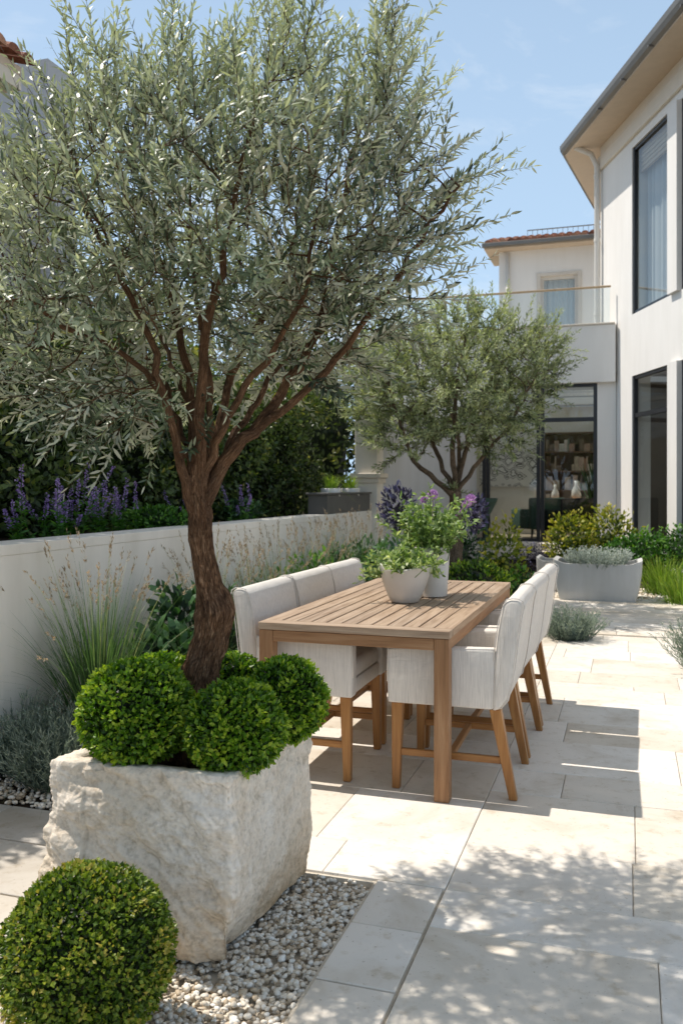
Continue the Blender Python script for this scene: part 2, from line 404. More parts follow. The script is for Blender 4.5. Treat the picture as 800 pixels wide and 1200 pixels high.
def m_lamp():
    t = NT('lit_lamp_shade'); e = t.n('ShaderNodeEmission'); e.inputs[0].default_value = (1., .52, .2, 1); e.inputs[1].default_value = 2.2
    return t.done(e.outputs[0])
M['lamp'] = m_lamp()

# ------------------------------------------------------------------ camera, sun, sky
cam = bpy.data.cameras.new('camera'); co = bpy.data.objects.new('camera', cam); COL.objects.link(co)
co.location = (0, 0, CAMH); co.rotation_euler = (R(90), 0, 0)
cam.sensor_fit = 'VERTICAL'; cam.sensor_height = 36; cam.sensor_width = 24; cam.lens = 36 * F / 1200
cam.shift_y = -30 / 1200; cam.clip_end = 2000; cam.clip_start = .05
cam.dof.use_dof = True; cam.dof.focus_distance = 3.3; cam.dof.aperture_fstop = 5.0
scn.camera = co
SUN_EL = R(60.5); to_sun = unit(-GV + GU * .02)
to_sun = np.array([to_sun[0] * math.cos(SUN_EL), to_sun[1] * math.cos(SUN_EL), math.sin(SUN_EL)])
sl = bpy.data.lights.new('sun', 'SUN'); sl.energy = 5.0; sl.angle = R(.53); sl.color = (1., .935, .85)
so = bpy.data.objects.new('sun', sl); COL.objects.link(so)
so.rotation_euler = Vector(to_sun).to_track_quat('Z', 'Y').to_euler(); so.location = (-6, 2, 10)
w = bpy.data.worlds.new('World'); scn.world = w; w.use_nodes = True
nt = w.node_tree; nt.nodes.clear()
out = nt.nodes.new('ShaderNodeOutputWorld'); bg = nt.nodes.new('ShaderNodeBackground'); sky = nt.nodes.new('ShaderNodeTexSky')
sky.sky_type = 'NISHITA'; sky.sun_disc = False; sky.sun_elevation = SUN_EL
sky.sun_rotation = math.atan2(to_sun[0], to_sun[1]); sky.air_density = 1.0; sky.dust_density = 1.2; sky.ozone_density = 1.6
tc = nt.nodes.new('ShaderNodeTexCoord'); mp = nt.nodes.new('ShaderNodeMapping'); mp.inputs['Scale'].default_value = (1.2, 1.2, 3.4)
nz_ = nt.nodes.new('ShaderNodeTexNoise'); nz_.inputs['Scale'].default_value = 2.6; nz_.inputs['Detail'].default_value = 7; nz_.inputs['Roughness'].default_value = .62; nz_.inputs['Distortion'].default_value = .6
nt.links.new(tc.outputs['Generated'], mp.inputs[0]); nt.links.new(mp.outputs[0], nz_.inputs['Vector'])
rp = nt.nodes.new('ShaderNodeValToRGB'); rp.color_ramp.elements[0].position = .50; rp.color_ramp.elements[1].position = .80
rp.color_ramp.elements[0].color = (0, 0, 0, 1); rp.color_ramp.elements[1].color = (.7, .7, .7, 1)
nt.links.new(nz_.outputs['Fac'], rp.inputs[0])
mxw = nt.nodes.new('ShaderNodeMix'); mxw.data_type = 'RGBA'
nt.links.new(rp.outputs[0], mxw.inputs[0]); hz = nt.nodes.new('ShaderNodeMix'); hz.data_type = 'RGBA'; sx = nt.nodes.new('ShaderNodeSeparateXYZ'); nt.links.new(tc.outputs['Generated'], sx.inputs[0]); hr = nt.nodes.new('ShaderNodeMapRange'); hr.inputs[1].default_value = .0; hr.inputs[2].default_value = .75; hr.inputs[3].default_value = .98; hr.inputs[4].default_value = .40; nt.links.new(sx.outputs[2], hr.inputs[0]); nt.links.new(hr.outputs[0], hz.inputs[0]); hz.inputs[7].default_value = (4.5, 6.15, 8.0, 1); nt.links.new(sky.outputs[0], hz.inputs[6]); vl = nt.nodes.new('ShaderNodeMix'); vl.data_type = 'RGBA'; vl.inputs[7].default_value = (2.9, 3.0, 3.15, 1); vr = nt.nodes.new('ShaderNodeMapRange'); vr.inputs[1].default_value = .5; vr.inputs[2].default_value = .85; vr.inputs[3].default_value = 0.; vr.inputs[4].default_value = .8; nt.links.new(sx.outputs[2], vr.inputs[0]); nt.links.new(vr.outputs[0], vl.inputs[0]); nt.links.new(hz.outputs[2], vl.inputs[6]); nt.links.new(vl.outputs[2], mxw.inputs[6]); mxw.inputs[7].default_value = (7.4, 7.8, 8.2, 1)  # grey veil overhead, out of view, added to make the shade less blue
nt.links.new(mxw.outputs[2], bg.inputs[0]); bg.inputs[1].default_value = .13
nt.links.new(bg.outputs[0], out.inputs[0])
scn.view_settings.view_transform = 'Standard'; scn.view_settings.look = 'None'; scn.view_settings.exposure = 0
scn.cycles.use_denoising = True
scn.cycles.max_bounces = 8; scn.cycles.transparent_max_bounces = 12; scn.cycles.caustics_reflective = False; scn.cycles.caustics_refractive = False
scn.cycles.sample_clamp_indirect = 6

# ------------------------------------------------------------------ ground and paving
def struct(mb, name, mat, **k): return tag(mb.build(name, mat, **k), kind='structure')
mb = MB(); mb.add([(-300, -300, -.08), (300, -300, -.08), (300, 300, -.08), (-300, 300, -.08)], np.array([[0, 1, 2, 3]])); struct(mb, 'ground', M['earth'])

def slabs(mb, u0, u1, v0, v1, rows, lens, gap=.003, lift=.0, phase=0, along='v'):
    """ashlar courses: rows stacked along u, slabs laid along v (or the other way)"""
    a0, a1, b0, b1 = (u0, u1, v0, v1) if along == 'v' else (v0, v1, u0, u1)
    a = a0; k = 0
    while a < a1 - .02:
        h = rows[(k + phase) % len(rows)]; ae = min(a + h, a1)
        if a1 - ae < .12: ae = a1
        b = b0 - random.uniform(0, lens[1]) * (k % 2 or .5)
        while b < b1 - .02:
            l = random.uniform(*lens); be = b + l
            if b1 - be < .15: be = b1
            bs, bf = max(b, b0), min(be, b1)
            if bf - bs > .03:
                uu, vv = ((a + gap / 2, ae - gap / 2), (bs + gap / 2, bf - gap / 2)) if along == 'v' else ((bs + gap / 2, bf - gap / 2), (a + gap / 2, ae - gap / 2))
                gbox(mb, uu, vv, (-.04, lift + random.uniform(-.0012, .0012)), bevel=.0025, seg=1, tint=random.random())
            b = be
        a = ae; k += 1
mb = MB()
slabs(mb, -2., 3.01, -.604, 6.5, [1.02, .86, 1.1, .9], (1.3, 2.0), phase=1)
slabs(mb, 3.01, 6.45, -.604, 6.5, [.42, .62, .34, .55], (.6, 1.1))
slabs(mb, 3.01, 3.30, -2.10, -.604, [.29], (.45, .62))
slabs(mb, 3.30, 8.0, -2.10, -.604, [.42, .6, .5], (.5, .9), phase=1)
slabs(mb, 6.45, 8.6, -.604, .55, [.40, .55], (.5, .95))
slabs(mb, 6.45, 8.6, .55, .9, [.40], (.5, .95))
slabs(mb, 8.6, 11.2, -1.2, .95, [.21, .30, .26, .34], (1.1, 2.1), lift=.012)
struct(mb, 'patio', M['paving'])
mb = MB(); slabs(mb, -2, 3.01, -.85, -.610, [.245], (.26, .40), along='u', gap=.007); struct(mb, 'border_paving', M['paving'])
mb = MB()
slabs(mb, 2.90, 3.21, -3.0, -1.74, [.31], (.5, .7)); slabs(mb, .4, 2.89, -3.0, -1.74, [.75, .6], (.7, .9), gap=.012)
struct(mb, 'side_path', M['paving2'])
mb = MB(); gbox(mb, (-2.2, 11.3), (-.607, 6.6), (-.07, -.010)); gbox(mb, (3.0, 8.0), (-2.1, -.608), (-.07, -.0105)); gbox(mb, (-2.2, 3.0), (-.86, -.609), (-.07, -.011)); gbox(mb, (.3, 3.2), (-3., -1.76), (-.07, -.0115)); gbox(mb, (8.01, 11.3), (-1.25, -.608), (-.07, -.0115))
struct(mb, 'joint_bed', M['joint'])

def sheet(mb, u0, u1, v0, v1, z, amp, step=.06, edge=True):
    nu = max(3, int((u1 - u0) / step)); nv = max(3, int((v1 - v0) / step))
    U, V_ = np.meshgrid(np.linspace(u0, u1, nu), np.linspace(v0, v1, nv), indexing='ij')
    Z = np.array([nz((a, b, 0), 3.) + .6 * nz((a, b, 3), 9.) for a, b in zip(U.ravel(), V_.ravel())]) * amp + z
    W = U.ravel()[:, None] * GU + V_.ravel()[:, None] * GV + Z[:, None] * GZ
    i, j = np.meshgrid(np.arange(nu - 1), np.arange(nv - 1), indexing='ij')
    mb.add(W, np.stack([i * nv + j, i * nv + j + 1, (i + 1) * nv + j + 1, (i + 1) * nv + j], -1).reshape(-1, 4)[:, ::-1])
mb = MB()
sheet(mb, 3.22, 17.6, -2.93, -2.11, -.012, .018); sheet(mb, 8.01, 17.6, -2.105, -1.26, -.012, .018); sheet(mb, 6.46, 17.6, .96, 5.0, -.012, .018, .09)
sheet(mb, 11.31, 17.6, -1.255, .955, -.02, .012, .09)
struct(mb, 'garden_bed', M['soil'], smooth=True)
mb = MB(); gbox(mb, (-1.5, 3.0), (-1.735, -.855), (-.075, -.045)); struct(mb, 'gravel_bed', M['joint'])

ico = bmesh.new(); bmesh.ops.create_icosphere(ico, subdivisions=2, radius=1); IV, IF = bm_out(ico); ico.free()
ico = bmesh.new(); bmesh.ops.create_icosphere(ico, subdivisions=1, radius=1); IV1, IF1 = bm_out(ico); ico.free()
def pebbles(n, area, z, size, reject=None, fine=True):
    mb = MB(); V0, F0 = (IV, IF[0]) if fine else (IV1, IF1[0])
    k = 0
    while k < n:
        u, v = random.uniform(*area[0]), random.uniform(*area[1])
        if reject and reject(u, v): continue
        s = random.uniform(*size) * (1.35 if random.random() < .12 else 1)
        sc = np.array([s * random.uniform(.85, 1.3), s * random.uniform(.7, 1.05), s * random.uniform(.5, .8)])
        m = np.array(Matrix.Rotation(random.uniform(0, 6.28), 3, 'Z') @ Matrix.Rotation(random.gauss(0, .4), 3, 'X'))
        lump = 1 + .16 * np.sin(V0 @ rng.normal(size=3) * 2.3 + random.uniform(0, 6))
        W = (V0 * lump[:, None] * sc) @ m.T + G(u, v, z + random.uniform(0, 1) ** 1.5 * .022)
        mb.add(W, F0, random.random()); k += 1
    return mb
mb = pebbles(10500, ((1.05, 3.0), (-1.74, -.86)), -.034, (.0058, .0102), lambda u, v: (2.42 < u < 2.9 and -1.68 < v < -1.2))
tag(mb.build('gravel', M['gravel'], smooth=True), kind='stuff')
mb = pebbles(1500, ((3.22, 4.2), (-2.9, -2.11)), -.006, (.008, .014), None, False)
for a in range(3):
    q = pebbles(1100, ((11.25, 12.6), (-1.3 + a * .75, -.5 + a * .75)), -.006, (.016, .028), None, False)
    mb.V += q.V; mb.T += q.T; mb.C += q.C
    for kk, fl in q.F.items(): mb.F.setdefault(kk, []).extend([f + mb.n for f in fl])
    mb.n += q.n
tag(mb.build('bed_gravel', M['gravel'], smooth=True), kind='stuff')

# ------------------------------------------------------------------ stone planter
def make_planter():
    O = G(2.65, -1.385)
    t = thing('stone_planter', 'rough hewn limestone block planter holding the large olive tree', 'planter', O)
    hu, hv = .35, .298
    NP, NH = 640, 230
    per = []
    n4 = NP // 4
    for k, (a, b) in enumerate([((-1, -1), (-1, 1)), ((-1, 1), (1, 1)), ((1, 1), (1, -1)), ((1, -1), (-1, -1))]):
        for i in range(n4):
            q = i / n4; per.append((a[0] + (b[0] - a[0]) * q, a[1] + (b[1] - a[1]) * q))
    per = np.array(per); rows = []
    def top(pu): return .556 - .04 * max(0, pu)
    def terr(x, k):
        f = x * k; b = math.floor(f); r = f - b; r = r * r * r * (r * (6 * r - 15) + 10); r = r * r * (3 - 2 * r)
        return (b + r) / k
    for j in range(NH + 1):
        h = j / NH; ring = []
        for pu, pv in per:
            r = (abs(pu) ** 44 + abs(pv) ** 44) ** (-1 / 44.)
            u, v = pu * hu * r, pv * hv * r
            z = h * top(pu)
            n = np.array([pu if abs(pu) > .985 else pu ** 15, pv if abs(pv) > .985 else pv ** 15, 0]); n /= max(abs(n[0]), abs(n[1]), 1e-6); n = n * (.8 if abs(n[0] * n[1]) > .3 else 1.)
            p = np.array([u, v, z])
            sl = p + .05 * np.array([nz(p, 4, 1.), nz(p, 4, 6.), nz(p, 4, 9.)])
            skew = np.array([sl[0], sl[1] + sl[2] * .35, sl[2] * 1.5 + sl[1] * .5])
            a_ = terr(nz(skew, 2.9, 1.7) + .5 * nz(skew, 6.1, 3.3), 3.2)
            b_ = terr(nz(skew, 8.5, 8.1) + .35 * nz(p, 19, 2.), 2.5)
            c_ = abs(nz(p, 12, 4.4)); d_ = nz(p, 24, 2.); e_ = abs(nz(p, 46, 5.)); f_ = nz(p, 95, 7.)
            front = 1.0 if pu < -.9 else .42
            disp = front * (.036 * a_ + .019 * b_) - .007 * c_ + .0035 * d_ - .0045 * e_ + .0022 * f_
            lo = max(0, 1 - h / .36)
            if pv > .6: disp -= .080 * lo ** 1.5 * (pv - .6) / .4 * (1 - .75 * (pu + 1) / 2)
            if pu < -.6: disp += .012 * math.sin(min(1, h / .6) * math.pi) - .012 * lo ** 2
            if pv < -.6: disp += .036 * (1 - h)
            edge = max(0, (h - .965) / .035)
            disp -= (.006 + .009 * max(0, nz(p, 17, 9.))) * edge ** 2
            if abs(h - 1) < .03: z += .007 * nz(p, 22, 3.) + .004 * nz(p, 55, 3.)
            q = p + n * disp; q[2] = z
            ring.append(G(q[0], q[1], q[2]) + O)
        rows.append(ring)
    V = np.array(rows)
    # rim and inner wall
    def inner(f, dz): 
        return np.array([[*(G(pu * (hu - f), pv * (hv - f), top(pu) - dz + .004 * nz((pu * 3, pv * 3, f * 40), 3.)) + O)] for pu, pv in per]).reshape(-1, 3)
    V = np.concatenate([V, inner(.03, -.001)[None], inner(.055, .0)[None], inner(.062, .02)[None], inner(.068, .12)[None]])
    nr, nc = V.shape[:2]
    i, j = np.meshgrid(np.arange(nr - 1), np.arange(nc), indexing='ij'); j2 = (j + 1) % nc
    Q = np.stack([i * nc + j, (i + 1) * nc + j, (i + 1) * nc + j2, i * nc + j2], -1).reshape(-1, 4)
    mb = MB(); mb.add(V.reshape(-1, 3), Q[:, ::-1])
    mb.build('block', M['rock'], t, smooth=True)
    mb = MB(); n = 40
    g = np.linspace(-1, 1, n); U, W = np.meshgrid(g, g, indexing='ij')
    Z = np.array([.470 + .02 * nz((a, b, 1), 2.2) + .012 * nz((a, b, 4), 7.) for a, b in zip(U.ravel(), W.ravel())]) - .03 * np.maximum(0, U.ravel())
    VV = np.array([G(a * (hu - .05), b * (hv - .05), z) + O for a, b, z in zip(U.ravel(), W.ravel(), Z)])
    i, j = np.meshgrid(np.arange(n - 1), np.arange(n - 1), indexing='ij')
    mb.add(VV, np.stack([i * n + j, i * n + j + 1, (i + 1) * n + j + 1, (i + 1) * n + j], -1).reshape(-1, 4)[:, ::-1])
    mb.build('soil', M['soil'], t, smooth=True)
make_planter()

# ------------------------------------------------------------------ shrubs
def ball_leaves(mb, c, rad, n, ln, wd, lump=.10, ls=9., tlo=.1, thi=.95, up=.25, shell=.24, flat_bottom=None, simple=True, seed=0, spray=.0):
    d = rdir(n); c = np.asarray(c, float); rad = np.asarray(rad, float) * np.ones(3)
    lm = np.array([nz(x, ls * .35, seed + 1.3) + .6 * nz(x, ls, seed + 5.) for x in d])
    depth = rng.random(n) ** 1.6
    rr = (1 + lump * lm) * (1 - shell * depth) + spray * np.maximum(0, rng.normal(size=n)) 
    pos = c + d * rad * rr[:, None]
    if flat_bottom is not None:
        k = pos[:, 2] > flat_bottom; pos, d, depth, lm = pos[k], d[k], depth[k], lm[k]; n = len(pos)
    ax = unit(d * .75 + rdir(n) * .75 + np.array([0, 0, up]))
    nr = unit(d + rdir(n) * .7 + np.array([0, 0, .3]))
    t = np.clip(tlo + (thi - tlo) * (.72 - .85 * depth + .45 * lm + rng.normal(0, .20, n)), 0, 1)  # leaves deep in hollows darker: shade of the gaps put into the tint
    s = rng.uniform(.7, 1.25, n)
    leaves(mb, pos, ax, nr, ln * s, wd * s, t, bend=.12, fold=.35, simple=simple)
def core(mb, c, rad, tint=0.0):
    V = IV * (np.asarray(rad, float) * np.ones(3)) + np.asarray(c, float)
    mb.add(V, IF[0], tint)
BX = 'clipped boxwood balls in the stone planter'
def boxball(c, r, n, label, mat='box', group=BX, ln=.0185, wd=.0112, **k):
    mb = MB(); c = np.asarray(c, float); core(mb, c, np.asarray(r) * .80)
    ball_leaves(mb, c, r, n, ln, wd, seed=random.uniform(0, 90), **k)
    base = c.copy(); base[2] -= np.max(np.asarray(r) * np.ones(3)) * .9
    return tag(mb.build('boxwood_ball', M[mat], loc=base), label, 'shrub', group)
boxball(P(160, 834, 2.75), (.174, .174, .160), 11000, 'large bright green boxwood ball at the left front corner of the planter')
boxball(P(275, 853, 2.71), (.154, .154, .138), 9500, 'bright green boxwood ball at the front edge of the planter just right of the trunk')
boxball(P(334, 820, 2.98), (.138, .142, .138), 7600, 'boxwood ball at the right rear corner of the planter beside the dining chair')
boxball(P(188, 812, 3.02), (.16, .15, .13), 6200, 'boxwood ball behind the large left one in the planter')
boxball(P(272, 800, 3.14), (.115, .11, .10), 3600, 'smallest boxwood ball peeping out behind the olive trunk')
boxball((-.648, 2.24, .208), (.218, .218, .212), 20000, 'dark green boxwood ball with yellowish leaf tips standing on the gravel in front', 'boxd', None, .0145, .0092, lump=.05, tlo=.05, thi=1.0)

# ------------------------------------------------------------------ olive trees
def spline(pts, rad, step):
    pts = np.asarray(pts, float); rad = np.asarray(rad, float)
    Q = np.concatenate([[2 * pts[0] - pts[1]], pts, [2 * pts[-1] - pts[-2]]])
    out, ro = [], []
    for i in range(len(pts) - 1):
        p0, p1, p2, p3 = Q[i:i + 4]; n = max(2, int(np.linalg.norm(p2 - p1) / step))
        for k in range(n):
            t = k / n
            out.append(.5 * (2 * p1 + (p2 - p0) * t + (2 * p0 - 5 * p1 + 4 * p2 - p3) * t * t + (3 * p1 - p0 - 3 * p2 + p3) * t ** 3))
            ro.append(rad[i] + (rad[i + 1] - rad[i]) * t)
    out.append(pts[-1]); ro.append(rad[-1])
    return np.array(out), np.array(ro)
def olive(root, trunk, limbs, attr, step, infl, kill, iters, tipr, mats, shoot, leaf, center, extra, tsides=30, gn=1.0, knots=(), sun_tint=.42):
    # trunk
    tp, tr = spline(trunk[0], trunk[1], step * .35)
    def disp(rr, a, Pq):
        out = rr.copy()
        for i in range(len(Pq)):
            z = Pq[i][2]
            for j, aa in enumerate(a):
                tw = aa + z * 2.2
                q = (math.cos(tw) * 1.2, math.sin(tw) * 1.2, z * 2.4)
                rid = abs(nz((math.cos(tw) * 2.6, math.sin(tw) * 2.6, z * 2.2), 1.5, 3.))
                kn = sum(k_[2] * math.exp(-((z - k_[0]) / .035) ** 2 - ((math.cos(aa - k_[1]) - 1) / .35) ** 2) for k_ in knots)
                out[i, j] *= 1 + kn + gn * (.20 * nz(q, 1.4, 2.) + .22 * (rid - .25) + .10 * nz((q[0] * 2, q[1] * 2, z * 14), 1.5, 6.))
        return out
    mb = MB(); tube(mb, tp, tr, tsides, disp=disp); trunk_o = mb.build('trunk', M[mats[0]], root, smooth=True)
    # limbs + space colonization
    N, par, rad0 = [tp[-1]], [-1], [tr[-1]]
    for pts, rads in limbs:
        lp, lr = spline(pts, rads, step)
        if np.min(np.linalg.norm(tp - lp[0], axis=1)) < .05 * (step / .048):
            N.append(lp[0]); par.append(-1); rad0.append(lr[0]); prev = len(N) - 1
        else: prev = int(np.argmin(np.linalg.norm(np.array(N) - lp[0], axis=1)))
        for p_, r_ in zip(lp[1:], lr[1:]):
            p_ = p_ + rng.normal(0, step * .10, 3)
            N.append(p_); par.append(prev); rad0.append(r_); prev = len(N) - 1
    N = np.array(N); par = list(par); rad0 = list(rad0)
    A = attr.copy()
    dist = np.full(len(A), 1e9); near = np.zeros(len(A), int)
    def upd(i0):
        nonlocal dist, near
        for s in range(i0, len(N), 400):
            D = np.linalg.norm(A[:, None] - N[None, s:s + 400], axis=2); j = D.argmin(1); dm = D[np.arange(len(A)), j]
            k = dm < dist; dist[k] = dm[k]; near[k] = j[k] + s
    upd(0)
    for it in range(iters):
        act = dist < infl
        if not act.any(): break
        ids = near[act]; dv = unit(A[act] - N[ids])
        acc = np.zeros((len(N), 3)); np.add.at(acc, ids, dv)
        src = np.unique(ids)
        nd = unit(unit(acc[src]) + rng.normal(0, .22, (len(src), 3)) + np.array([0, 0, .12]))
        new = N[src] + nd * step; i0 = len(N)
        N = np.concatenate([N, new]); par += list(src); rad0 += [0.] * len(src)
        upd(i0)
        keep = dist > kill; A, dist, near = A[keep], dist[keep], near[keep]
        if len(A) == 0 or len(N) > 9000: break
    par = np.array(par); n = len(N); kids = [[] for _ in range(n)]
    for i, p_ in enumerate(par):
        if p_ >= 0: kids[p_].append(i)
    rad = np.zeros(n)
    for i in range(n - 1, -1, -1):
        rad[i] = tipr if not kids[i] else sum(rad[k] ** 2.5 for k in kids[i]) ** (1 / 2.5)
        if rad0[i] > 0: rad[i] = max(min(rad[i], rad0[i] * 1.25), rad0[i] * .8)
    mb = MB(); stack = [(i, None) for i in range(n) if par[i] < 0]
    while stack:
        i, pre = stack.pop(); ch = [pre, i] if pre is not None else [i]
        while kids[i]:
            ks = sorted(kids[i], key=lambda k: -rad[k])
            for k in ks[1:]: stack.append((k, i))
            i = ks[0]; ch.append(i)
        if len(ch) < 2: continue
        r_ = rad[ch].copy()
        if pre is not None: r_[0] = min(r_[0], r_[1] * 1.15)
        rm = r_.max()
        dsp = None
        if rm > .012:
            def dsp(rr, a, Pq):
                return rr * (1 + .13 * np.array([[nz((math.cos(x) + q[0] * 3, math.sin(x), q[2] * 9), 1.6, 2.) for x in a] for q in Pq]))
        tube(mb, N[ch], r_, 14 if rm > .012 else (6 if rm > .005 else 4), disp=dsp, cap=False)
    # shoots
    tips = np.array([i for i in range(n) if not kids[i]])
    thin = np.array([i for i in range(n) if kids[i] and rad[i] < tipr * 2.6 and rad0[i] == 0])
    thin = thin[rng.random(len(thin)) < shoot['thin']] if len(thin) else thin
    bases = np.concatenate([np.repeat(tips, shoot['tip']), thin]).astype(int)
    gd = unit(N[bases] - N[np.maximum(par[bases], 0)])
    outw = unit(N[bases] - center)
    D = unit(gd * .6 + outw * .55 + rdir(len(bases)) * .55 + np.array([0, 0, .42]))
    B = N[bases]; L = rng.uniform(*shoot['len'], len(bases))
    if extra is not None:
        B = np.concatenate([B, extra[0]]); D = np.concatenate([D, unit(extra[1])]); L = np.concatenate([L, extra[2]])
    lb, ld, ln_, lt = [], [], [], []; lm = MB(); NN = []
    for b, d, l in zip(B, D, L):
        curve = np.array([0, 0, 1.]) * rng.uniform(-.10, .22) + rng.normal(0, .08, 3)
        m = max(4, int(l / shoot['gap']))
        ts = (np.arange(m) + .6) / m
        tube(mb, [b + d * l * q + curve * l * q * q for q in (0, .35, .7, 1.)], [tipr, tipr * .8, tipr * .55, tipr * .3], 3, cap=False)
        side = np.cross(d, rng.normal(size=3)); side /= np.linalg.norm(side)
        side2 = np.cross(d, side)
        base_t = rng.normal(.46, .10) + .42 * nz(b, 2.6, 4.) + np.clip(((b - center) @ to_sun) * sun_tint, -.26, .24)  # sunward leaves lighter, inner and lower ones darker: sunlight put into the tint
        for q_i, q in enumerate(ts):
            p_ = b + d * l * q + curve * l * q * q; dd = unit(d + 2 * curve * q)
            s = side if q_i % 2 == 0 else side2
            for sg in (-1, 1):
                if rng.random() < .06: continue
                lb.append(p_); ax = dd * rng.uniform(.45, .95) + s * sg * rng.uniform(.5, .9) + rng.normal(0, .18, 3)
                ld.append(ax); NN.append(dd * .8 - s * sg * .6 + np.array([0, 0, .7]) + rng.normal(0, .35, 3))
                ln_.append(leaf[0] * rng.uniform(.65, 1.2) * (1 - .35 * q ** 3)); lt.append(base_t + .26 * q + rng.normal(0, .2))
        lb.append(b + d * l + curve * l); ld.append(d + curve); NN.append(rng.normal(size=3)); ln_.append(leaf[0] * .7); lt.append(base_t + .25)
    ln_ = np.array(ln_)
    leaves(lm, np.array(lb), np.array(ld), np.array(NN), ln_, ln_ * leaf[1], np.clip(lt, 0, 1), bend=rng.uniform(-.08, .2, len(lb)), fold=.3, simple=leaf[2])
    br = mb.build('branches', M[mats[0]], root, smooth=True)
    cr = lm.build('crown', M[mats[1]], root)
    print('OLIVE nodes', n, 'shoots', len(B), 'leaves', len(lb))

def ell(n, c, rx, ry, rd, Z, inner=.0):
    """points in an ellipsoid given by picture centre, half sizes in metres"""
    c = P(c[0], c[1], Z); d = rdir(n); r = (inner + (1 - inner) * rng.random(n)) ** (1 / 2.4)
    return c + d * r[:, None] * np.array([rx, rd, ry])
def PL(pts, Z0, Z1, r0, r1):
    n = len(pts); return [P(x, y, Z0 + (Z1 - Z0) * k / (n - 1)) for k, (x, y) in enumerate(pts)], np.linspace(r0, r1, n)
base1 = P(236, 868, 2.95)
tree1 = thing('olive_tree', 'large silvery olive tree with a gnarled brown trunk growing from the stone planter', 'tree', base1)
trunk = ([P(*q) for q in [(226, 890, 2.95), (229, 850, 2.95), (232, 812, 2.95), (239, 775, 2.95), (247, 742, 2.95), (251, 716, 2.95), (245, 690, 2.95), (240, 660, 2.95), (236, 625, 2.95), (233, 590, 2.95), (231, 562, 2.95), (232, 540, 2.95), (234, 520, 2.95)]],
         [.094, .080, .067, .056, .056, .057, .044, .038, .038, .038, .039, .032, .018])
limbs = [
    PL([(226, 600), (214, 550), (205, 515), (194, 470), (176, 400), (146, 330), (112, 270), (85, 200)], 2.93, 2.70, 0.0221, .007),
    PL([(231, 575), (224, 500), (220, 440), (205, 370), (188, 300), (180, 220), (170, 130)], 2.95, 3.2, 0.0230, .006),
    PL([(234, 570), (236, 490), (238, 430), (247, 370), (262, 300), (280, 210), (305, 110)], 2.93, 2.72, 0.0271, .007),
    PL([(240, 590), (262, 540), (298, 505), (330, 460), (360, 412), (378, 370), (386, 310), (402, 230), (425, 130)], 2.95, 3.2, 0.0305, .007),
    PL([(298, 500), (345, 470), (392, 420), (432, 368), (470, 320), (505, 260), (540, 215)], 3.02, 2.78, 0.0189, .006),
    PL([(236, 580), (258, 490), (276, 425), (312, 368), (340, 310), (350, 220), (352, 100)], 2.97, 3.5, 0.0221, .006),
    PL([(212, 545), (182, 450), (122, 402), (64, 378), (22, 335)], 2.95, 2.6, 0.0139, .006),
    PL([(236, 575), (246, 480), (240, 400), (226, 310), (222, 210)], 2.97, 3.05, .018, .005),
    PL([(238, 570), (262, 505), (296, 440), (334, 385), (362, 320), (372, 240)], 2.95, 2.75, .020, .005),
    PL([(230, 560), (228, 500), (208, 440), (176, 372), (140, 300)], 2.98, 3.3, .016, .005),
    PL([(262, 533), (300, 470), (330, 425), (372, 395), (420, 350)], 3.0, 3.4, .016, .005),
    PL([(218, 520), (190, 445), (150, 400), (85, 330), (40, 250)], 2.95, 3.5, 0.0131, .006),
]
attr = np.concatenate([
    ell(2050, (256, 290), .74, .38, .70, 2.95, .12), ell(150, (122, 150), .13, .26, .25, 2.9), ell(130, (212, 125), .12, .24, .25, 3.0), ell(150, (338, 105), .13, .27, .25, 2.95), ell(140, (440, 125), .13, .27, .25, 2.95), ell(80, (275, 150), .12, .2, .3, 3.2), ell(70, (60, 210), .14, .18, .25, 2.9), ell(430, (95, 345), .40, .36, .5, 2.85, .2), ell(160, (90, 440), .30, .17, .3, 2.9), ell(60, (150, 490), .16, .07, .2, 2.8),
    ell(320, (432, 240), .24, .33, .42, 2.92, .2), ell(45, (465, 330), .13, .13, .2, 2.9), ell(130, (415, 350), .20, .12, .3, 2.95), ell(90, (375, 410), .26, .13, .35, 3.05), ell(90, (290, 430), .26, .12, .4, 3.25), ell(70, (200, 440), .2, .12, .35, 3.2), ell(50, (150, 470), .2, .10, .3, 2.75)])
ex_px = [(108, 150, .1, -1.), (122, 115, .1, -1.), (128, 85, 0, -1.), (205, 130, -.1, -1.), (215, 90, 0, -1.), (232, 70, .1, -1.), (330, 110, 0, -1.), (345, 80, .05, -1.), (352, 50, .1, -1.), (440, 120, .1, -1), (452, 85, .1, -1), (446, 50, .1, -1), (500, 170, .8, -.8), (530, 210, 1., -.5),
         (528, 205, 1.1, -.35), (545, 200, 1.1, -.3), (515, 255, 1., -.3), (500, 300, 1., -.2), (385, 110, .1, -1), (280, 110, .1, -1), (165, 130, -.1, -1), (80, 180, -.3, -1), (500, 120, .5, -.9), (30, 230, -.5, -.8)]
eb, ed, el = [], [], []
for x, y, dx, dy in ex_px:
    for k in range(3):
        Z = 2.95 + rng.uniform(-.3, .3)
        eb.append(P((x - 22 if x > 490 else x) + rng.uniform(-14, 14), y + rng.uniform(5, 45), Z)); dx_ = min(dx, 1.2) + rng.normal(0, .22)
        ed.append(np.array([dx_, rng.normal(0, .3), -dy + rng.normal(0, .12)])); el.append(rng.uniform(.17, .29))
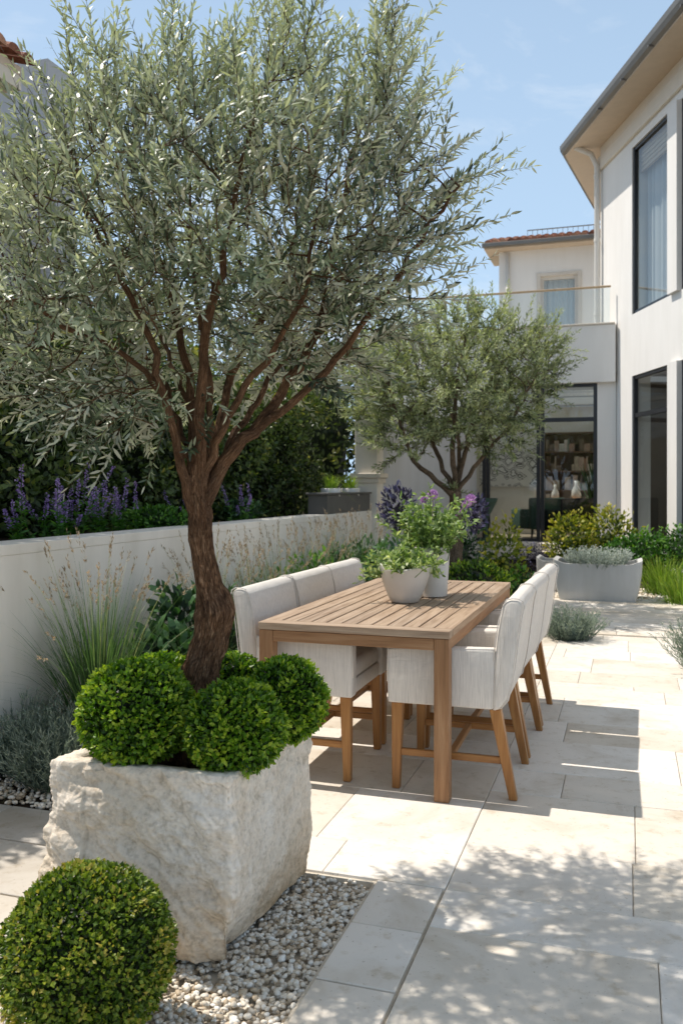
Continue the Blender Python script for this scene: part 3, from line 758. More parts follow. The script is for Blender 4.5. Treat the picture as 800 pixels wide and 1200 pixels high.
olive(tree1, trunk, limbs, attr, .048, .30, .071, 80, .0016, ('bark', 'olive'), dict(tip=2, thin=.36, len=(.12, .27), gap=.0148), (.047, .225, False), P(255, 330, 2.95), (np.array(eb), np.array(ed), np.array(el)), tsides=64, gn=1.35, knots=((.975, 0., .20), (.985, 2.4, .30), (1.02, 4.2, .22), (1.22, 1., .2), (1.30, 3.6, .18), (.86, 5., .22), (1.1, 5.2, .16), (.80, 1.6, .2)))

base2 = P(530, 712, 10.0); base2[2] = 0
tree2 = thing('olive_tree', 'smaller multi stemmed olive tree in the bed beyond the dining table', 'tree', base2)
t2 = ([base2 + np.array([0, 0, -.05]), P(533, 660, 10), P(534, 610, 10), P(533, 575, 10)], [.10, .085, .075, .07])
limbs2 = [
    PL([(533, 585), (505, 556), (484, 540), (470, 500), (455, 450)], 10, 9.6, .045, .014),
    PL([(533, 580), (516, 540), (502, 500), (490, 440), (480, 400)], 10, 10.3, .04, .012),
    PL([(533, 580), (530, 530), (532, 480), (540, 420), (548, 385)], 10, 9.8, .045, .012),
    PL([(534, 580), (545, 530), (560, 480), (585, 430), (610, 395)], 10, 10.2, .042, .012),
    PL([(534, 578), (562, 540), (588, 510), (612, 470), (630, 430)], 10, 9.7, .035, .010),
    PL([(533, 578), (538, 520), (520, 460), (510, 410), (515, 385)], 10, 10.5, .035, .010)]
attr2 = np.concatenate([ell(1900, (540, 448), 1.05, .78, 1.0, 10, .1), ell(600, (478, 460), .68, .66, .7, 9.9, .1), ell(240, (612, 425), .42, .40, .45, 10, .1), ell(200, (560, 505), .6, .25, .5, 9.8), ell(160, (470, 515), .45, .25, .5, 9.8)])
ex2 = [(P(625, 405, 10), (1., 0, .1), .45), (P(635, 408, 10), (1, .1, .05), .42), (P(610, 385, 10), (.6, 0, 1), .35), (P(640, 412, 9.9), (1, 0, -.05), .4), (P(590, 370, 10), (.2, 0, 1), .35), (P(530, 370, 10), (0, 0, 1), .3), (P(555, 370, 10), (.1, 0, 1), .3), (P(575, 372, 10), (.1, 0, 1), .33)]
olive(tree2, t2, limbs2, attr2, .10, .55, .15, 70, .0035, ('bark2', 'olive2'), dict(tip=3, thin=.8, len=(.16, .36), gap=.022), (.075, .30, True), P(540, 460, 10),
      (np.array([e[0] for e in ex2]), np.array([e[1] for e in ex2], float), np.array([e[2] for e in ex2])), tsides=12, gn=.7, sun_tint=.2)

# ------------------------------------------------------------------ dining table
def make_table():
    O = G(3.815, -.747)                                   # near right corner; local x = v, y = u
    L, W, H = 2.10, .915, .76
    t = thing('dining_table', 'long slatted teak outdoor dining table on square legs', 'table', G(3.815 + L / 2, -.747 - W / 2))
    def tb(mb, v, u, z, **k): gbox(mb, (3.815 + u[0], 3.815 + u[1]), (-.747 - W + v[0], -.747 - W + v[1]), z, **k)
    mb = MB()
    fw = .085
    tb(mb, (0, W), (0, fw), (H - .034, H), bevel=.003, seg=2); tb(mb, (0, W), (L - fw, L), (H - .034, H), bevel=.003, seg=2)
    tb(mb, (0, fw), (fw + .001, L - fw - .001), (H - .034, H), bevel=.003, seg=2); tb(mb, (W - fw, W), (fw + .001, L - fw - .001), (H - .034, H), bevel=.003, seg=2)
    mb.build('top_frame', M['table_top'], t)
    mb = MB(); n = 10; w_ = (W - 2 * fw - .006) / n
    for i in range(n): tb(mb, (fw + .003 + i * w_ + .0045, fw + .003 + (i + 1) * w_ - .0045), (fw + .004, L - fw - .004), (H - .028, H - .001 - random.uniform(0, .0012)), bevel=.002, seg=1)
    mb.build('slat_panel', M['table_top'], t)
    mb = MB(); a = .012; lw = .072
    for v in ((.006, .034), (W - .034, W - .006)): tb(mb, v, (lw + .001, L - lw - .001), (H - .088, H - .036), bevel=.002)
    for u in ((.006, .034), (L - .034, L - .006)): tb(mb, (lw + .001, W - lw - .001), u, (H - .088, H - .036), bevel=.002)
    for q in (.3, .5, .7): tb(mb, (.036, W - .036), (L * q - .03, L * q + .03), (H - .075, H - .036))
    mb.build('apron', M['table_leg'], t)
    for v in ((.004, lw), (W - lw, W - .004)):
        for u in ((.004, lw), (L - lw, L - .004)):
            mb = MB(); tb(mb, v, u, (0, H - .0355), bevel=.004, seg=2); mb.build('leg', M['table_leg'], t)
make_table()

# ------------------------------------------------------------------ dining chairs
def prism(prof, x0, x1, bevel, seg=3):
    bm = bmesh.new()
    a = [bm.verts.new((x0, y, z)) for y, z in prof]; b = [bm.verts.new((x1, y, z)) for y, z in prof]; n = len(prof)
    bm.faces.new(a); bm.faces.new(b[::-1])
    for i in range(n): bm.faces.new((a[i], b[i], b[(i + 1) % n], a[(i + 1) % n]))
    bmesh.ops.recalc_face_normals(bm, faces=bm.faces[:])
    ed = [e for e in bm.edges if e.calc_face_angle(0) > .5]
    if bevel: bmesh.ops.bevel(bm, geom=ed, offset=bevel, segments=seg, profile=.5, affect='EDGES')
    r = bm_out(bm); bm.free(); return r
def leg_geo(top, foot, wt, wf, z0, z1):
    V = []
    for (x, y), w_, z in (((foot), wf, z0), ((top), wt, z1)):
        for sx, sy in ((-1, -1), (1, -1), (1, 1), (-1, 1)): V.append((x + sx * w_ / 2, y + sy * w_ / 2, z))
    bm = bmesh.new(); vs = [bm.verts.new(v) for v in V]
    for f in ((3, 2, 1, 0), (4, 5, 6, 7), (0, 1, 5, 4), (1, 2, 6, 5), (2, 3, 7, 6), (3, 0, 4, 7)): bm.faces.new([vs[k] for k in f])
    bmesh.ops.bevel(bm, geom=bm.edges[:], offset=.004, segments=2, profile=.5, affect='EDGES')
    r = bm_out(bm); bm.free(); return r
CG = 'upholstered armchairs around the dining table'
def make_chair():
    t = thing('dining_chair', '', 'chair', (0, 0, 0), 0, CG)
    w_ = .309
    fab = lambda name, geo, m=M['fabric']: (lambda mb: mb.build(name, m, t, smooth=True, sharp=40))(MB().add(*geo))
    back = [(-.19, .40), (-.212, .398), (-.235, .41), (-.262, .45), (-.282, .53), (-.296, .62), (-.308, .72), (-.322, .82), (-.333, .868), (-.327, .888), (-.308, .899), (-.28, .900), (-.255, .893), (-.241, .872), (-.226, .80), (-.213, .72), (-.203, .62), (-.195, .5)]
    fab('backrest', prism(back, -w_, w_, .02))
    arm = [(-.20, .402), (.285, .402), (.288, .50), (.285, .655), (.20, .664), (-.05, .668), (-.208, .672)]
    fab('arm', prism(arm, -w_ + .003, -w_ + .078, .012)); fab('arm', prism(arm, w_ - .078, w_ - .003, .012))
    V, Fs = box_geo((2 * w_ - .162, .44, .075), .012, 2); fab('seat_base', (V + [0, .055, .44], Fs))
    V, Fs = box_geo((2 * w_ - .166, .46, .085), .03, 4)
    V = V + [0, .045, .515]; V[:, 2] += np.where(V[:, 2] > .52, .018 * (1 - (V[:, 0] / .2) ** 2) * (1 - ((V[:, 1] - .04) / .25) ** 2), 0); fab('seat_cushion', (V, Fs))
    for sx in (-1, 1):
        pm = MB(); tube(pm, [(sx * (w_ - .005), y - (.004 if y < -.24 else -.003), z + (.003 if z > .88 else 0)) for y, z in back[2:-1]],   .0025, 6); pm.build('piping', M['fabric'], t, smooth=True); pm = MB()
        tube(pm, [(sx * (w_ - .009), y, z - .001) for y, z in arm[2:]], .0025, 6); pm.build('piping', M['fabric'], t, smooth=True)
    for sx in (-1, 1):
        for top, foot, wf in (((sx * .264, .245), (sx * .266, .252), .036), ((sx * .264, -.205), (sx * .267, -.285), .036)):
            V, Fs = leg_geo(top, foot, .052, wf, 0, .401)
            gc = V[:, [2, 0, 1]] + rng.uniform(-9, 9, 3)
            mb = MB(); mb.add(V, Fs, .5, gc); mb.build('leg', M['chair_leg'], t)
    for sx in (-1, 1):
        mb = MB(); lbox(mb, (sx * .265 - .010, sx * .265 + .010), (-.242, .231), (.155, .187), bevel=.003); mb.build('stretcher', M['chair_leg'], t)
    mb = MB(); lbox(mb, (-.254, .254), (-.015, .015), (.158, .184), bevel=.003); mb.build('stretcher', M['chair_leg'], t)
    return t
chair = make_chair()
RIGHT = -A0 + R(90); LEFT = -A0 - R(90)
spots = [(4.225, -.775, RIGHT, 'grey striped fabric armchair nearest the camera on the right side of the table'),
         (4.875, -.775, RIGHT, 'middle armchair of the three on the right side of the table'),
         (5.515, -.770, RIGHT, 'far armchair on the right side of the table, nearest the silver lavender mound'),
         (4.235, -1.52, LEFT, 'near armchair on the left side of the table, beside the stone planter'),
         (4.875, -1.52, LEFT, 'middle armchair of the three with their backs to the garden wall'),
         (5.50, -1.52, LEFT, 'far armchair on the left side of the table in front of the grasses')]
for i, (u, v, rz, lab) in enumerate(spots):
    # local +y (front) must face the table: right row faces -v, left row faces +v
    j = random.uniform(-.024, .024); 
    if i == 0: c = chair; c.location = G(u, v); c.rotation_euler = (0, 0, rz + j)
    else: c = dup(chair, G(u, v), rz + j)
    c['label'] = lab

# ------------------------------------------------------------------ pots on the table
def make_pots():
    c = G(4.66, -1.09, .761); c = P(474, 698, 4.86); c[2] = .7605
    mb = MB(); R0 = .142
    prof = [(.0, .0), (.070, 0), (.078, .004), (.095, .04), (.115, .09), (.130, .14), (.140, .185), (.143, .20), (.138, .206), (.131, .200), (.126, .17), (.11, .12), (.0, .115)]
    def wob(V, a):
        k = np.clip(V[:, :, 2] / .2, 0, 1)
        V[:, :, 2] += k ** 3 * (.016 * np.cos(2 * a + 1.) + .012 * np.cos(a - 2.6))
        V[:, :, :2] *= 1 + (k * .06 * np.cos(2 * a + 1.0))[:, :, None]; return V
    lathe(mb, prof, 56, c, wob=wob)
    o = mb.build('bowl_pot', M['ceramic'], smooth=True, loc=c, sharp=50); tag(o, 'wide pale stoneware bowl pot with a wavy rim on the table', 'pot')
    mb = MB(); n = 1500
    cc = c + np.array([.0, 0, .20])
    for k in range(85):
        d = unit(np.array([rng.normal(0, .75), rng.normal(0, .6), rng.uniform(.35, 1.1)])); L = rng.uniform(.13, .28)
        b = cc + np.array([rng.normal(0, .05), rng.normal(0, .05), -.05]); dr = rng.uniform(.15, .5)
        pts = [b + d * L * q - GZ * dr * L * q * q for q in np.linspace(0, 1, 5)]
        tube(mb, pts, [.0022, .002, .0017, .0014, .001], 4, .2, cap=False)
        m = 26; q = rng.uniform(.2, 1.02, m); pp = b + np.outer(q * L, d) - np.outer(dr * L * q * q, GZ)
        leaves(mb, pp, unit(rdir(m) * .8 + d * .6 + GZ * .2), rdir(m) + GZ, rng.uniform(.022, .044, m), rng.uniform(.011, .018, m), np.clip(rng.normal(.62, .2, m), 0, 1), simple=False)
    tag(mb.build('potted_plant', M['pot_leaf'], loc=cc), 'pale green small leaved plant spilling over the bowl pot', 'plant')
    # tall pot
    c2 = P(506, 691, 5.12); c2[2] = .7605; mb = MB()
    prof = [(0, 0), (.080, 0), (.087, .004), (.092, .08), (.098, .18), (.103, .27), (.104, .285), (.099, .289), (.094, .284), (.09, .24), (0, .235)]
    lathe(mb, prof, 48, c2); tag(mb.build('tall_pot', M['ceramic'], smooth=True, loc=c2, sharp=50), 'tall pale stoneware pot standing behind the bowl', 'pot')
    pr = thing('flowering_plant', 'bushy flowering plant with lilac heads in the tall pot', 'plant', c2 + np.array([0, 0, .24]))
    mb = MB(); fl = MB(); cc = c2 + np.array([0, 0, .26])
    for k in range(120):
        d = unit(np.array([rng.normal(-.05, .42), rng.normal(0, .42), 1.])); L = rng.uniform(.2, .44)
        b = cc + np.array([rng.normal(0, .035), rng.normal(0, .035), -.05]); dr = rng.uniform(.0, .25)
        pts = [b + d * L * q - GZ * dr * L * q * q for q in np.linspace(0, 1, 5)]
        tube(mb, pts, [.0028, .0025, .002, .0016, .001], 4, .2, cap=False)
        m = 26; q = rng.uniform(.15, 1.02, m); pp = b + np.outer(q * L, d) - np.outer(dr * L * q * q, GZ)
        leaves(mb, pp, unit(rdir(m) + d * .5), rdir(m) + GZ, rng.uniform(.026, .052, m), rng.uniform(.012, .020, m), np.clip(rng.normal(.5, .2, m), 0, 1))
    mb.build('foliage', M['pot_leaf'], pr)
    for (x, y, Z, s) in ((507, 580, 5.1, 1.), (497, 586, 5.2, .8), (551, 586, 5.12, 1.1), (545, 592, 5.2, .7)):
        fb = MB(); p0 = P(x, y, Z); m = 90; d = rdir(m)
        leaves(fb, p0 + d * .010 * s, d + GZ * .4, rdir(m), .026 * s, .010, rng.random(m)); tube(fb, [cc, (cc + p0) / 2 + [0, 0, .03], p0], .002, 4, 0, cap=False)
        fb.build('flower', M['pink'], pr)
make_pots()

# ------------------------------------------------------------------ garden wall, pillar, trough
WV = -2.92
mb_root = thing('garden_wall', 'low cream rendered retaining wall along the left side of the patio', 'wall', G(5.5, WV - .1))
mb = MB(); gbox(mb, (-1.0, 10.12), (WV - .22, WV), (-.08, 1.0565), bevel=.001); mb.build('wall', M['stucco'], mb_root)
mb = MB(); gbox(mb, (-1.0, 10.1), (WV - .225, WV + .003), (1.057, 1.112), bevel=.004, seg=2); mb.build('coping', M['stucco'], mb_root)
mb = MB(); sheet(mb, -1., 10.1, -6.5, WV - .27, 1.06, .03, .12); struct(mb, 'raised_bed', M['soil'], smooth=True)
pil = thing('gate_pillar', 'square cream pillar with a moulded band at the end of the garden wall', 'pillar', G(10.27, -3.0))
mb = MB(); gbox(mb, (10.13, 10.41), (-3.14, -2.86), (0, 3.0), bevel=.006); mb.build('shaft', M['stucco'], pil)
mb = MB(); gbox(mb, (10.08, 10.46), (-3.19, -2.81), (1.50, 1.56), bevel=.01, seg=2); gbox(mb, (10.105, 10.435), (-3.165, -2.835), (1.44, 1.498), bevel=.006); mb.build('band', M['trim'], pil)
mb = MB(); gbox(mb, (10.08, 10.46), (-3.19, -2.81), (3.002, 3.08), bevel=.012, seg=2); mb.build('cap', M['stucco'], pil)
bw = thing('boundary_wall', 'tall plain grey white wall running from the pillar to the house', 'wall', G(14, -3.2))
mb = MB(); gbox(mb, (10.42, 17.6), (-3.1, -2.9), (0, 2.5), bevel=.004); mb.build('wall', M['neigh2'], bw)
tr_c = G(9.3, -3.02, 1.113)
tr = thing('metal_trough', 'dark grey trough on top of the wall end holding two white pots', 'trough', tr_c)
mb = MB()
gbox(mb, (8.5, 10.05), (-3.14, -3.125), (1.113, 1.31)); gbox(mb, (8.5, 10.05), (-2.945, -2.93), (1.113, 1.31)); gbox(mb, (8.5, 8.515), (-3.124, -2.946), (1.113, 1.31)); gbox(mb, (10.035, 10.05), (-3.124, -2.946), (1.113, 1.31)); gbox(mb, (8.516, 10.034), (-3.124, -2.946), (1.114, 1.13))
mb.build('box', M['zincbox'], tr)
mb = MB(); gbox(mb, (8.47, 10.08), (-3.16, -2.91), (1.312, 1.335), bevel=.004); mb.build('rim', M['zincbox'], tr)
for i, (u, lab) in enumerate(((8.9, 'white pot in the nearer half of the dark trough'), (9.6, 'white pot in the far half of the dark trough beside the pillar'))):
    c = G(u, -3.03, 1.225); mb = MB(); lathe(mb, [(0, 0), (.085, 0), (.10, .06), (.11, .15), (.105, .155), (.095, .13), (0, .125)], 24, c)
    tag(mb.build('white_pot', M['ceramic'], smooth=True, loc=c), lab, 'pot', 'white pots on the wall')

# ------------------------------------------------------------------ plants
def grass(mb, c, n, spread, L, th, tint, width=.004, droop=.5, segs=6, base_r=.06, lean=(0, 0)):
    """ribbons rising from a clump and arching outwards; returns tips and directions"""
    phi = rng.uniform(0, 2 * np.pi, n); a0 = np.abs(rng.normal(0, spread, n)); ln = rng.uniform(L[0], L[1], n)
    b = np.asarray(c, float) + np.stack([np.cos(phi) * base_r * rng.random(n), np.sin(phi) * base_r * rng.random(n), np.zeros(n)], -1)
    hd = np.stack([np.cos(phi) + lean[0], np.sin(phi) + lean[1], np.zeros(n)], -1)
    dr = droop * rng.uniform(.3, 1.3, n) * (.35 + a0)
    t = np.linspace(0, 1, segs + 1)
    C = b[:, None] + hd[:, None] * (ln * np.sin(a0))[:, None, None] * t[None, :, None] + hd[:, None] * (dr * ln * .55)[:, None, None] * (t ** 2.5)[None, :, None] \
        + GZ * ((ln * np.cos(a0))[:, None] * t[None] - (dr * ln * .75)[:, None] * (t ** 3)[None])[:, :, None]
    perp = unit(np.stack([-np.sin(phi) + rng.normal(0, .5, n), np.cos(phi) + rng.normal(0, .5, n), np.zeros(n)], -1))
    wv = width * (1 - t ** 2 * .9) * .5
    V = np.stack([C + perp[:, None] * wv[None, :, None], C - perp[:, None] * wv[None, :, None]], 2)
    k = segs + 1; base = np.arange(n)[:, None, None] * (2 * k); i = np.arange(segs)[None, :, None] * 2
    Q = (base + i + np.array([0, 1, 3, 2])[None, None]).reshape(-1, 4)
    tt = np.clip(rng.normal(tint, .2, n)[:, None] + (t * .25 - .1)[None], 0, 1)
    mb.add(V.reshape(-1, 3), Q, np.repeat(tt.ravel(), 2))
    return C[:, -1], unit(C[:, -1] - C[:, -2]), C
def tall_grass(c, L, n, ns, label, spread=.17, group='feathery grasses along the garden wall', base_r=.07, lean=(0, 0), tint=.45):
    c = np.asarray(c, float)
    t = thing('ornamental_grass', label, 'grass', c, 0, group)
    mb = MB(); grass(mb, c, n, spread, (L * .45, L * .88), 0, tint, .0056, .5, 7, base_r, lean)
    grass(mb, c, n // 3, spread * 2.1, (L * .4, L * .8), 0, .52, .005, .9, 7, base_r, lean)
    tip, d, Cc = grass(mb, c, ns, spread * .95, (L * .82, L * 1.1), 0, .8, .0042, .42, 8, base_r, lean)
    mb.build('blades', M['blade'], t)
    sb = MB()
    for k in range(len(tip)):
        m = 18; q = rng.random(m); pp = tip[k] - np.outer(q * rng.uniform(.08, .14), d[k]) + rng.normal(0, .003, (m, 3))
        leaves(sb, pp, d[k] + rdir(m) * .45, rdir(m), rng.uniform(.014, .03, m), .0055, rng.random(m), simple=True)
    sb.build('seed_heads', M['seed'], t)
def atg(x, Zy, z=0.):
    """ground point under picture column x at depth Zy"""
    return np.array([(x - 400) / F * Zy, Zy, z])
def wall_u(u, off=.30): return G(u, WV + off, 0)
tall_grass(G(3.92, -2.60), 1.2, 620, 64, 'tall green grass clump with buff seed heads left of the olive trunk', .23)
for k, (u, L, lab) in enumerate(((5.25, .98, 'grass clump with pinkish seed heads just right of the olive trunk'), (5.85, .95, 'grass clump behind the near left armchair back'), (6.5, 1.0, 'grass clump behind the middle left armchair back'),
                  (7.15, 1.0, 'grass clump against the wall behind the far left armchair'), (7.85, 1.05, 'grass clump below the dark trough on the wall'), (8.55, 1.1, 'dense grass clump at the far end of the wall near the pillar'))):
    tall_grass(G(u, -2.62 + .05 * (k % 2)), L * 1.14, 380 if k < 4 else 440, 55, lab, .19, tint=.48 if k < 4 else .35)

def spike_plant(c, n, H, label, spread=.12, mat='violet', name='salvia', group='purple flower spikes along the raised bed'):
    c = np.asarray(c, float); t = thing(name, label, 'flowering plant', c, 0, group)
    mb = MB()
    for k in range(n):
        fl = MB(); b = c + GU * rng.normal(0, spread) + GV * rng.normal(0, spread * .55); h = H * rng.uniform(.4, 1.1)
        d = unit(np.array([rng.normal(0, .22), rng.normal(0, .22), 1.]))
        tube(mb, [b, b + d * h * .5, b + d * h], [.003, .0025, .001], 4, .3, cap=False)
        m = 30; q = rng.uniform(.02, .6, m); a = rdir(m); a[:, 2] = np.abs(a[:, 2]) * .6
        leaves(mb, b + np.outer(q * h, d), a, rdir(m) + GZ, rng.uniform(.03, .06, m), .014, np.clip(rng.normal(.5, .2, m), 0, 1))
        m = 90; q = rng.uniform(.42, 1., m); a = rdir(m); a[:, 2] = np.abs(a[:, 2]) * .5 + .2
        w_ = .014 * (1.15 - q)
        leaves(fl, b + np.outer(q * h, d) + a * w_[:, None], a, rdir(m), rng.uniform(.010, .018, m), .010, np.clip(rng.normal(.5, .25, m), 0, 1), simple=True)
        fl.build('flower_spike', M[mat], t)
    mb.build('foliage', M['green'], t)
for k, (u, v, n, H, lab) in enumerate((
    (4.25, -3.32, 5, .42, 'purple salvia cut by the left edge of the photo on the raised bed'),
    (4.74, -3.42, 12, .34, 'purple salvia clump on the wall with low bushy spikes at far left'),
    (5.02, -3.50, 5, .50, 'tallest purple salvia spikes left of the olive trunk'),
    (5.30, -3.40, 11, .38, 'purple salvia clump with two upright spikes near the olive trunk'),
    (6.45, -3.38, 16, .42, 'dense violet salvia clump just right of the olive trunk'),
    (7.3, -3.35, 6, .34, 'small violet salvia between the dense clump and the trough'))):
    spike_plant(G(u, v, 1.07), n, H, lab)
def bush(c, rad, n, ln, wd, mat, label, cat='shrub', name='shrub', group=None, lump=.25, spray=.06, shell=.5, tlo=.0, thi=1., core_k=.55, simple=False, up=.4, stems=0):
    c = np.asarray(c, float); rad = np.asarray(rad, float) * np.ones(3)
    mb = MB()
    if core_k: core(mb, c - GZ * rad[2] * .1, rad * core_k)
    ball_leaves(mb, c, rad, n, ln, wd, lump=lump, ls=6., seed=random.uniform(0, 90), spray=spray, shell=shell, tlo=tlo, thi=thi, up=up, simple=simple, flat_bottom=max(0.0, c[2] - rad[2]))
    for k in range(7):
        a = rng.uniform(0, 6.28); tube(mb, [[c[0] + .02 * math.cos(a), c[1] + .02 * math.sin(a), c[2] - rad[2] - .02], c - GZ * rad[2] * .3 + np.array([math.cos(a), math.sin(a), 0]) * rad * .4], [.006, .004], 4, .1, cap=False)
    base = c.copy(); base[2] -= rad[2]
    return tag(mb.build(name, M[mat], loc=base), label, cat, group)
# low green on the raised bed
bush(G(5.75, -3.32, 1.15), (.28, .18, .10), 1100, .035, .016, 'green', 'low yellow green groundcover on the raised bed beside the olive trunk')
bush(G(7.75, -3.6, 1.16), (.25, .2, .11), 700, .035, .016, 'shrub', 'low dark green plant on the raised bed near the trough')
for u in (8.9, 9.6):
    c = G(u, -3.03, 1.36); mb = MB(); grass(mb, c, 160, .35, (.10, .24), 0, .6, .006, .7, 4, .07)
    tag(mb.build('grassy_plant', M['blade_bright'], loc=c), 'tuft of fine green leaves in the %s white pot on the wall' % ('nearer' if u < 9.2 else 'far'), 'plant', 'green tufts in the wall pots')
# dark leafy shrubs against the wall
bush(G(4.75, -2.6, .44), (.17, .17, .36), 420, .085, .038, 'shrub', 'tall dark leafy shrub against the wall left of the trunk', lump=.3)
bush(G(4.42, -2.48, .30), (.25, .22, .29), 620, .088, .040, 'shrub', 'broad leaved dark green shrub between the grass clump and the trunk', lump=.3)
bush(G(5.35, -2.55, .33), (.2, .2, .31), 420, .085, .036, 'shrub', 'dark leafy shrub hidden behind the olive trunk', lump=.3)
for k, (u, z, r, lab) in enumerate(((6.2, .36, .26, 'green leafy shrub behind the left row of chairs, nearest the trunk'), (6.95, .40, .3, 'green leafy shrub behind the far left chair'), (7.6, .42, .28, 'green leafy shrub among the grasses below the trough'))):
    bush(G(u, -2.52, z), (r, .2, z), 700, .06, .026, 'green' if k == 1 else 'shrub', lab, lump=.3)
def lavender(c, r, h, n, label, mat='silver', group='silver lavender mounds', spikes=0, w_=.0045):
    c = np.asarray(c, float); mb = MB()
    m = n // 8
    a = rng.uniform(0, 6.28, m); rr = np.sqrt(rng.random(m)) * r * .55
    tips = []
    for k in range(m):
        b = c + np.array([math.cos(a[k]) * rr[k], math.sin(a[k]) * rr[k], 0]); out_ = np.array([math.cos(a[k]), math.sin(a[k]), 0]) * (rr[k] / r) * 1.2
        d = unit(GZ * 1. + out_ + rng.normal(0, .22, 3)); L = h * rng.uniform(.7, 1.12) * (1. - .25 * (rr[k] / r))
        tube(mb, [b, b + d * L * .5, b + d * L], [.002, .0015, .001], 3, .25, cap=False)
        q = rng.uniform(.15, 1., 16); ax = unit(d * .9 + rdir(16) * .65)
        leaves(mb, b + np.outer(q * L, d), ax, rdir(16), rng.uniform(.02, .045, 16) * (h / .35), w_, np.clip(.25 + .55 * q + rng.normal(0, .15, 16), 0, 1), simple=True)
    core(mb, c + GZ * h * .22, (r * .5, r * .5, h * .3), 0.)
    return tag(mb.build('lavender', M[mat], loc=c), label, 'lavender', group)
lavender(G(3.50, -2.53), .28, .36, 2900, 'grey green lavender mound beside the planter at the left edge of the photo')
lavender(G(3.62, -2.86), .22, .40, 1800, 'grey green lavender against the wall, cut by the left edge')
lavender(G(3.72, -2.42), .20, .30, 1500, 'small grey green lavender at the foot of the tall grass clump')
lavender(G(8.30, -.50), .34, .30, 2600, 'silver lavender mound growing in the paving behind the right hand chairs', w_=.007)
lavender(G(6.95, .62), .34, .46, 2800, 'silver lavender mound cut by the right edge of the photo', w_=.006)
# hedge on the raised bed
def make_hedge():
    t = thing('hedge', 'tall dark evergreen hedge behind the garden wall', 'hedge', G(5.5, -4.1, 1.05))
    mb = MB(); n = 36000
    u = rng.uniform(.5, 10.3, n); 
    top = 2.55 + .12 * np.sin(u * 1.3)
    side = rng.random(n) < .78
    q = rng.random(n); z = 1.05 + (top - 1.05) * np.where(side, q, 1.); v = np.where(side, -3.62, -3.62 - 1.1 * rng.random(n))
    ln_ = np.array([nz((a, b * 1.3, c_ * 1.3), 1.9, 3.) + .6 * nz((a, b, c_), 5.2, 7.) for a, b, c_ in zip(u, v, z)])
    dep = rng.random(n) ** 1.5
    v = v + np.where(side, .24 * ln_ - .32 * dep, 0) + np.where(side & (z < 1.35), -.1, 0); z = z + np.where(side, 0, .26 * ln_ - .22 * dep + .08 * rng.normal(size=n)) + rng.normal(0, .03, n)
    pos = u[:, None] * GU + v[:, None] * GV + z[:, None] * GZ
    nrm = np.where(side[:, None], GV, GZ); ax = unit(nrm * .6 + rdir(n) + GZ * .15)
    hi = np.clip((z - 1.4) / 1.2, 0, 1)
    tint = np.clip(.50 - .5 * dep + .35 * ln_ + rng.normal(0, .15, n) + .22 * hi ** 2 + np.where(rng.random(n) < .03, .4, 0), 0, 1)  # inner leaves darker, upper ones lighter: shade and sun put into the tint
    s = rng.uniform(.75, 1.3, n)
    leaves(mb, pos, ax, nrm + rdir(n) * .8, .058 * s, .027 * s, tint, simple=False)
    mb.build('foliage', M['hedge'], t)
    mb = MB(); 
    for uu in np.arange(.8, 9.7, .55):
        b = G(uu, -4.0, 1.0); tube(mb, [b, b + [.03, .02, .6], b + [-.03, .05, 1.3]], [.03, .025, .012], 6, cap=False)
    mb.build('stem', M['bark2'], t)
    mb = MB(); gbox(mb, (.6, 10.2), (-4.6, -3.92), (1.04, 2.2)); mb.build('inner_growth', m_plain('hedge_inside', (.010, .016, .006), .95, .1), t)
make_hedge()
bush(G(12.2, -4.6, 2.4), (1.3, 1.1, 2.4), 10000, .10, .042, 'treeleaf', 'tall dark evergreen tree rising behind the boundary wall between hedge and house', 'tree', 'evergreen_tree', None, .3, .06, .5)
bush(G(9.3, -5.9, 2.0), (1.2, 1.2, 2.0), 8000, .09, .04, 'treeleaf', 'leafy tree standing behind the dark hedge near its far end', 'tree', 'leafy_tree', None, .3, .08, .5)
# bushes beyond the table
bush(P(555, 660, 9.4) * [1, 1, 0] + GZ * .30, (.36, .36, .30), 2600, .05, .02, 'box', 'dark green rounded mound just beyond the far end of the table', lump=.15, spray=.03, core_k=.75, shell=.3)
bush(P(590, 640, 10.4) * [1, 1, 0] + GZ * .5, (.24, .24, .48), 620, .07, .036, 'yellow', 'yellow green shrub beside the path beyond the table', lump=.35, tlo=.1, thi=.9, spray=.12, core_k=.3)
bush(P(607, 668, 9.9) * [1, 1, 0] + GZ * .22, (.26, .26, .24), 520, .06, .03, 'green', 'fresh green low shrub by the edge of the path', lump=.35, spray=.1, core_k=.4)
bush(P(466, 596, 8.2), (.15, .15, .19), 420, .06, .022, 'purple_leaf', 'dark purple leaved plant behind the pots', lump=.4, spray=.1, core_k=.3)
bush(P(556, 602, 8.6), (.10, .12, .17), 260, .06, .022, 'purple_leaf', 'small dark purple plant behind the lilac flower', lump=.4, spray=.1, core_k=.3)
for c, lab in ((P(466, 640, 8.2), 0), (P(552, 650, 8.6), 1)): pass
bush(P(470, 655, 8.0) * [1, 1, 0] + GZ * .45, (.34, .3, .45), 1300, .07, .026, 'shrub', 'dark green shrub in the bed at the end of the left chairs', lump=.3)
bush(P(430, 640, 9.0) * [1, 1, 0] + GZ * .42, (.3, .3, .42), 1000, .07, .024, 'shrub', 'dark green shrub at the foot of the cream pillar', lump=.3)
bush(P(520, 640, 12.2) * [1, 1, 0] + GZ * .42, (.7, .5, .42), 1500, .08, .03, 'shrub', 'wide dark shrub under the second olive tree', lump=.3)
bush(P(668, 622, 14.0) * [1, 1, 0] + GZ * .48, (.36, .33, .47), 1300, .075, .036, 'yellow', 'yellow leaved shrub behind the concrete planter, on the left', group='yellow shrubs in front of the house', lump=.3, spray=.12, core_k=.4)
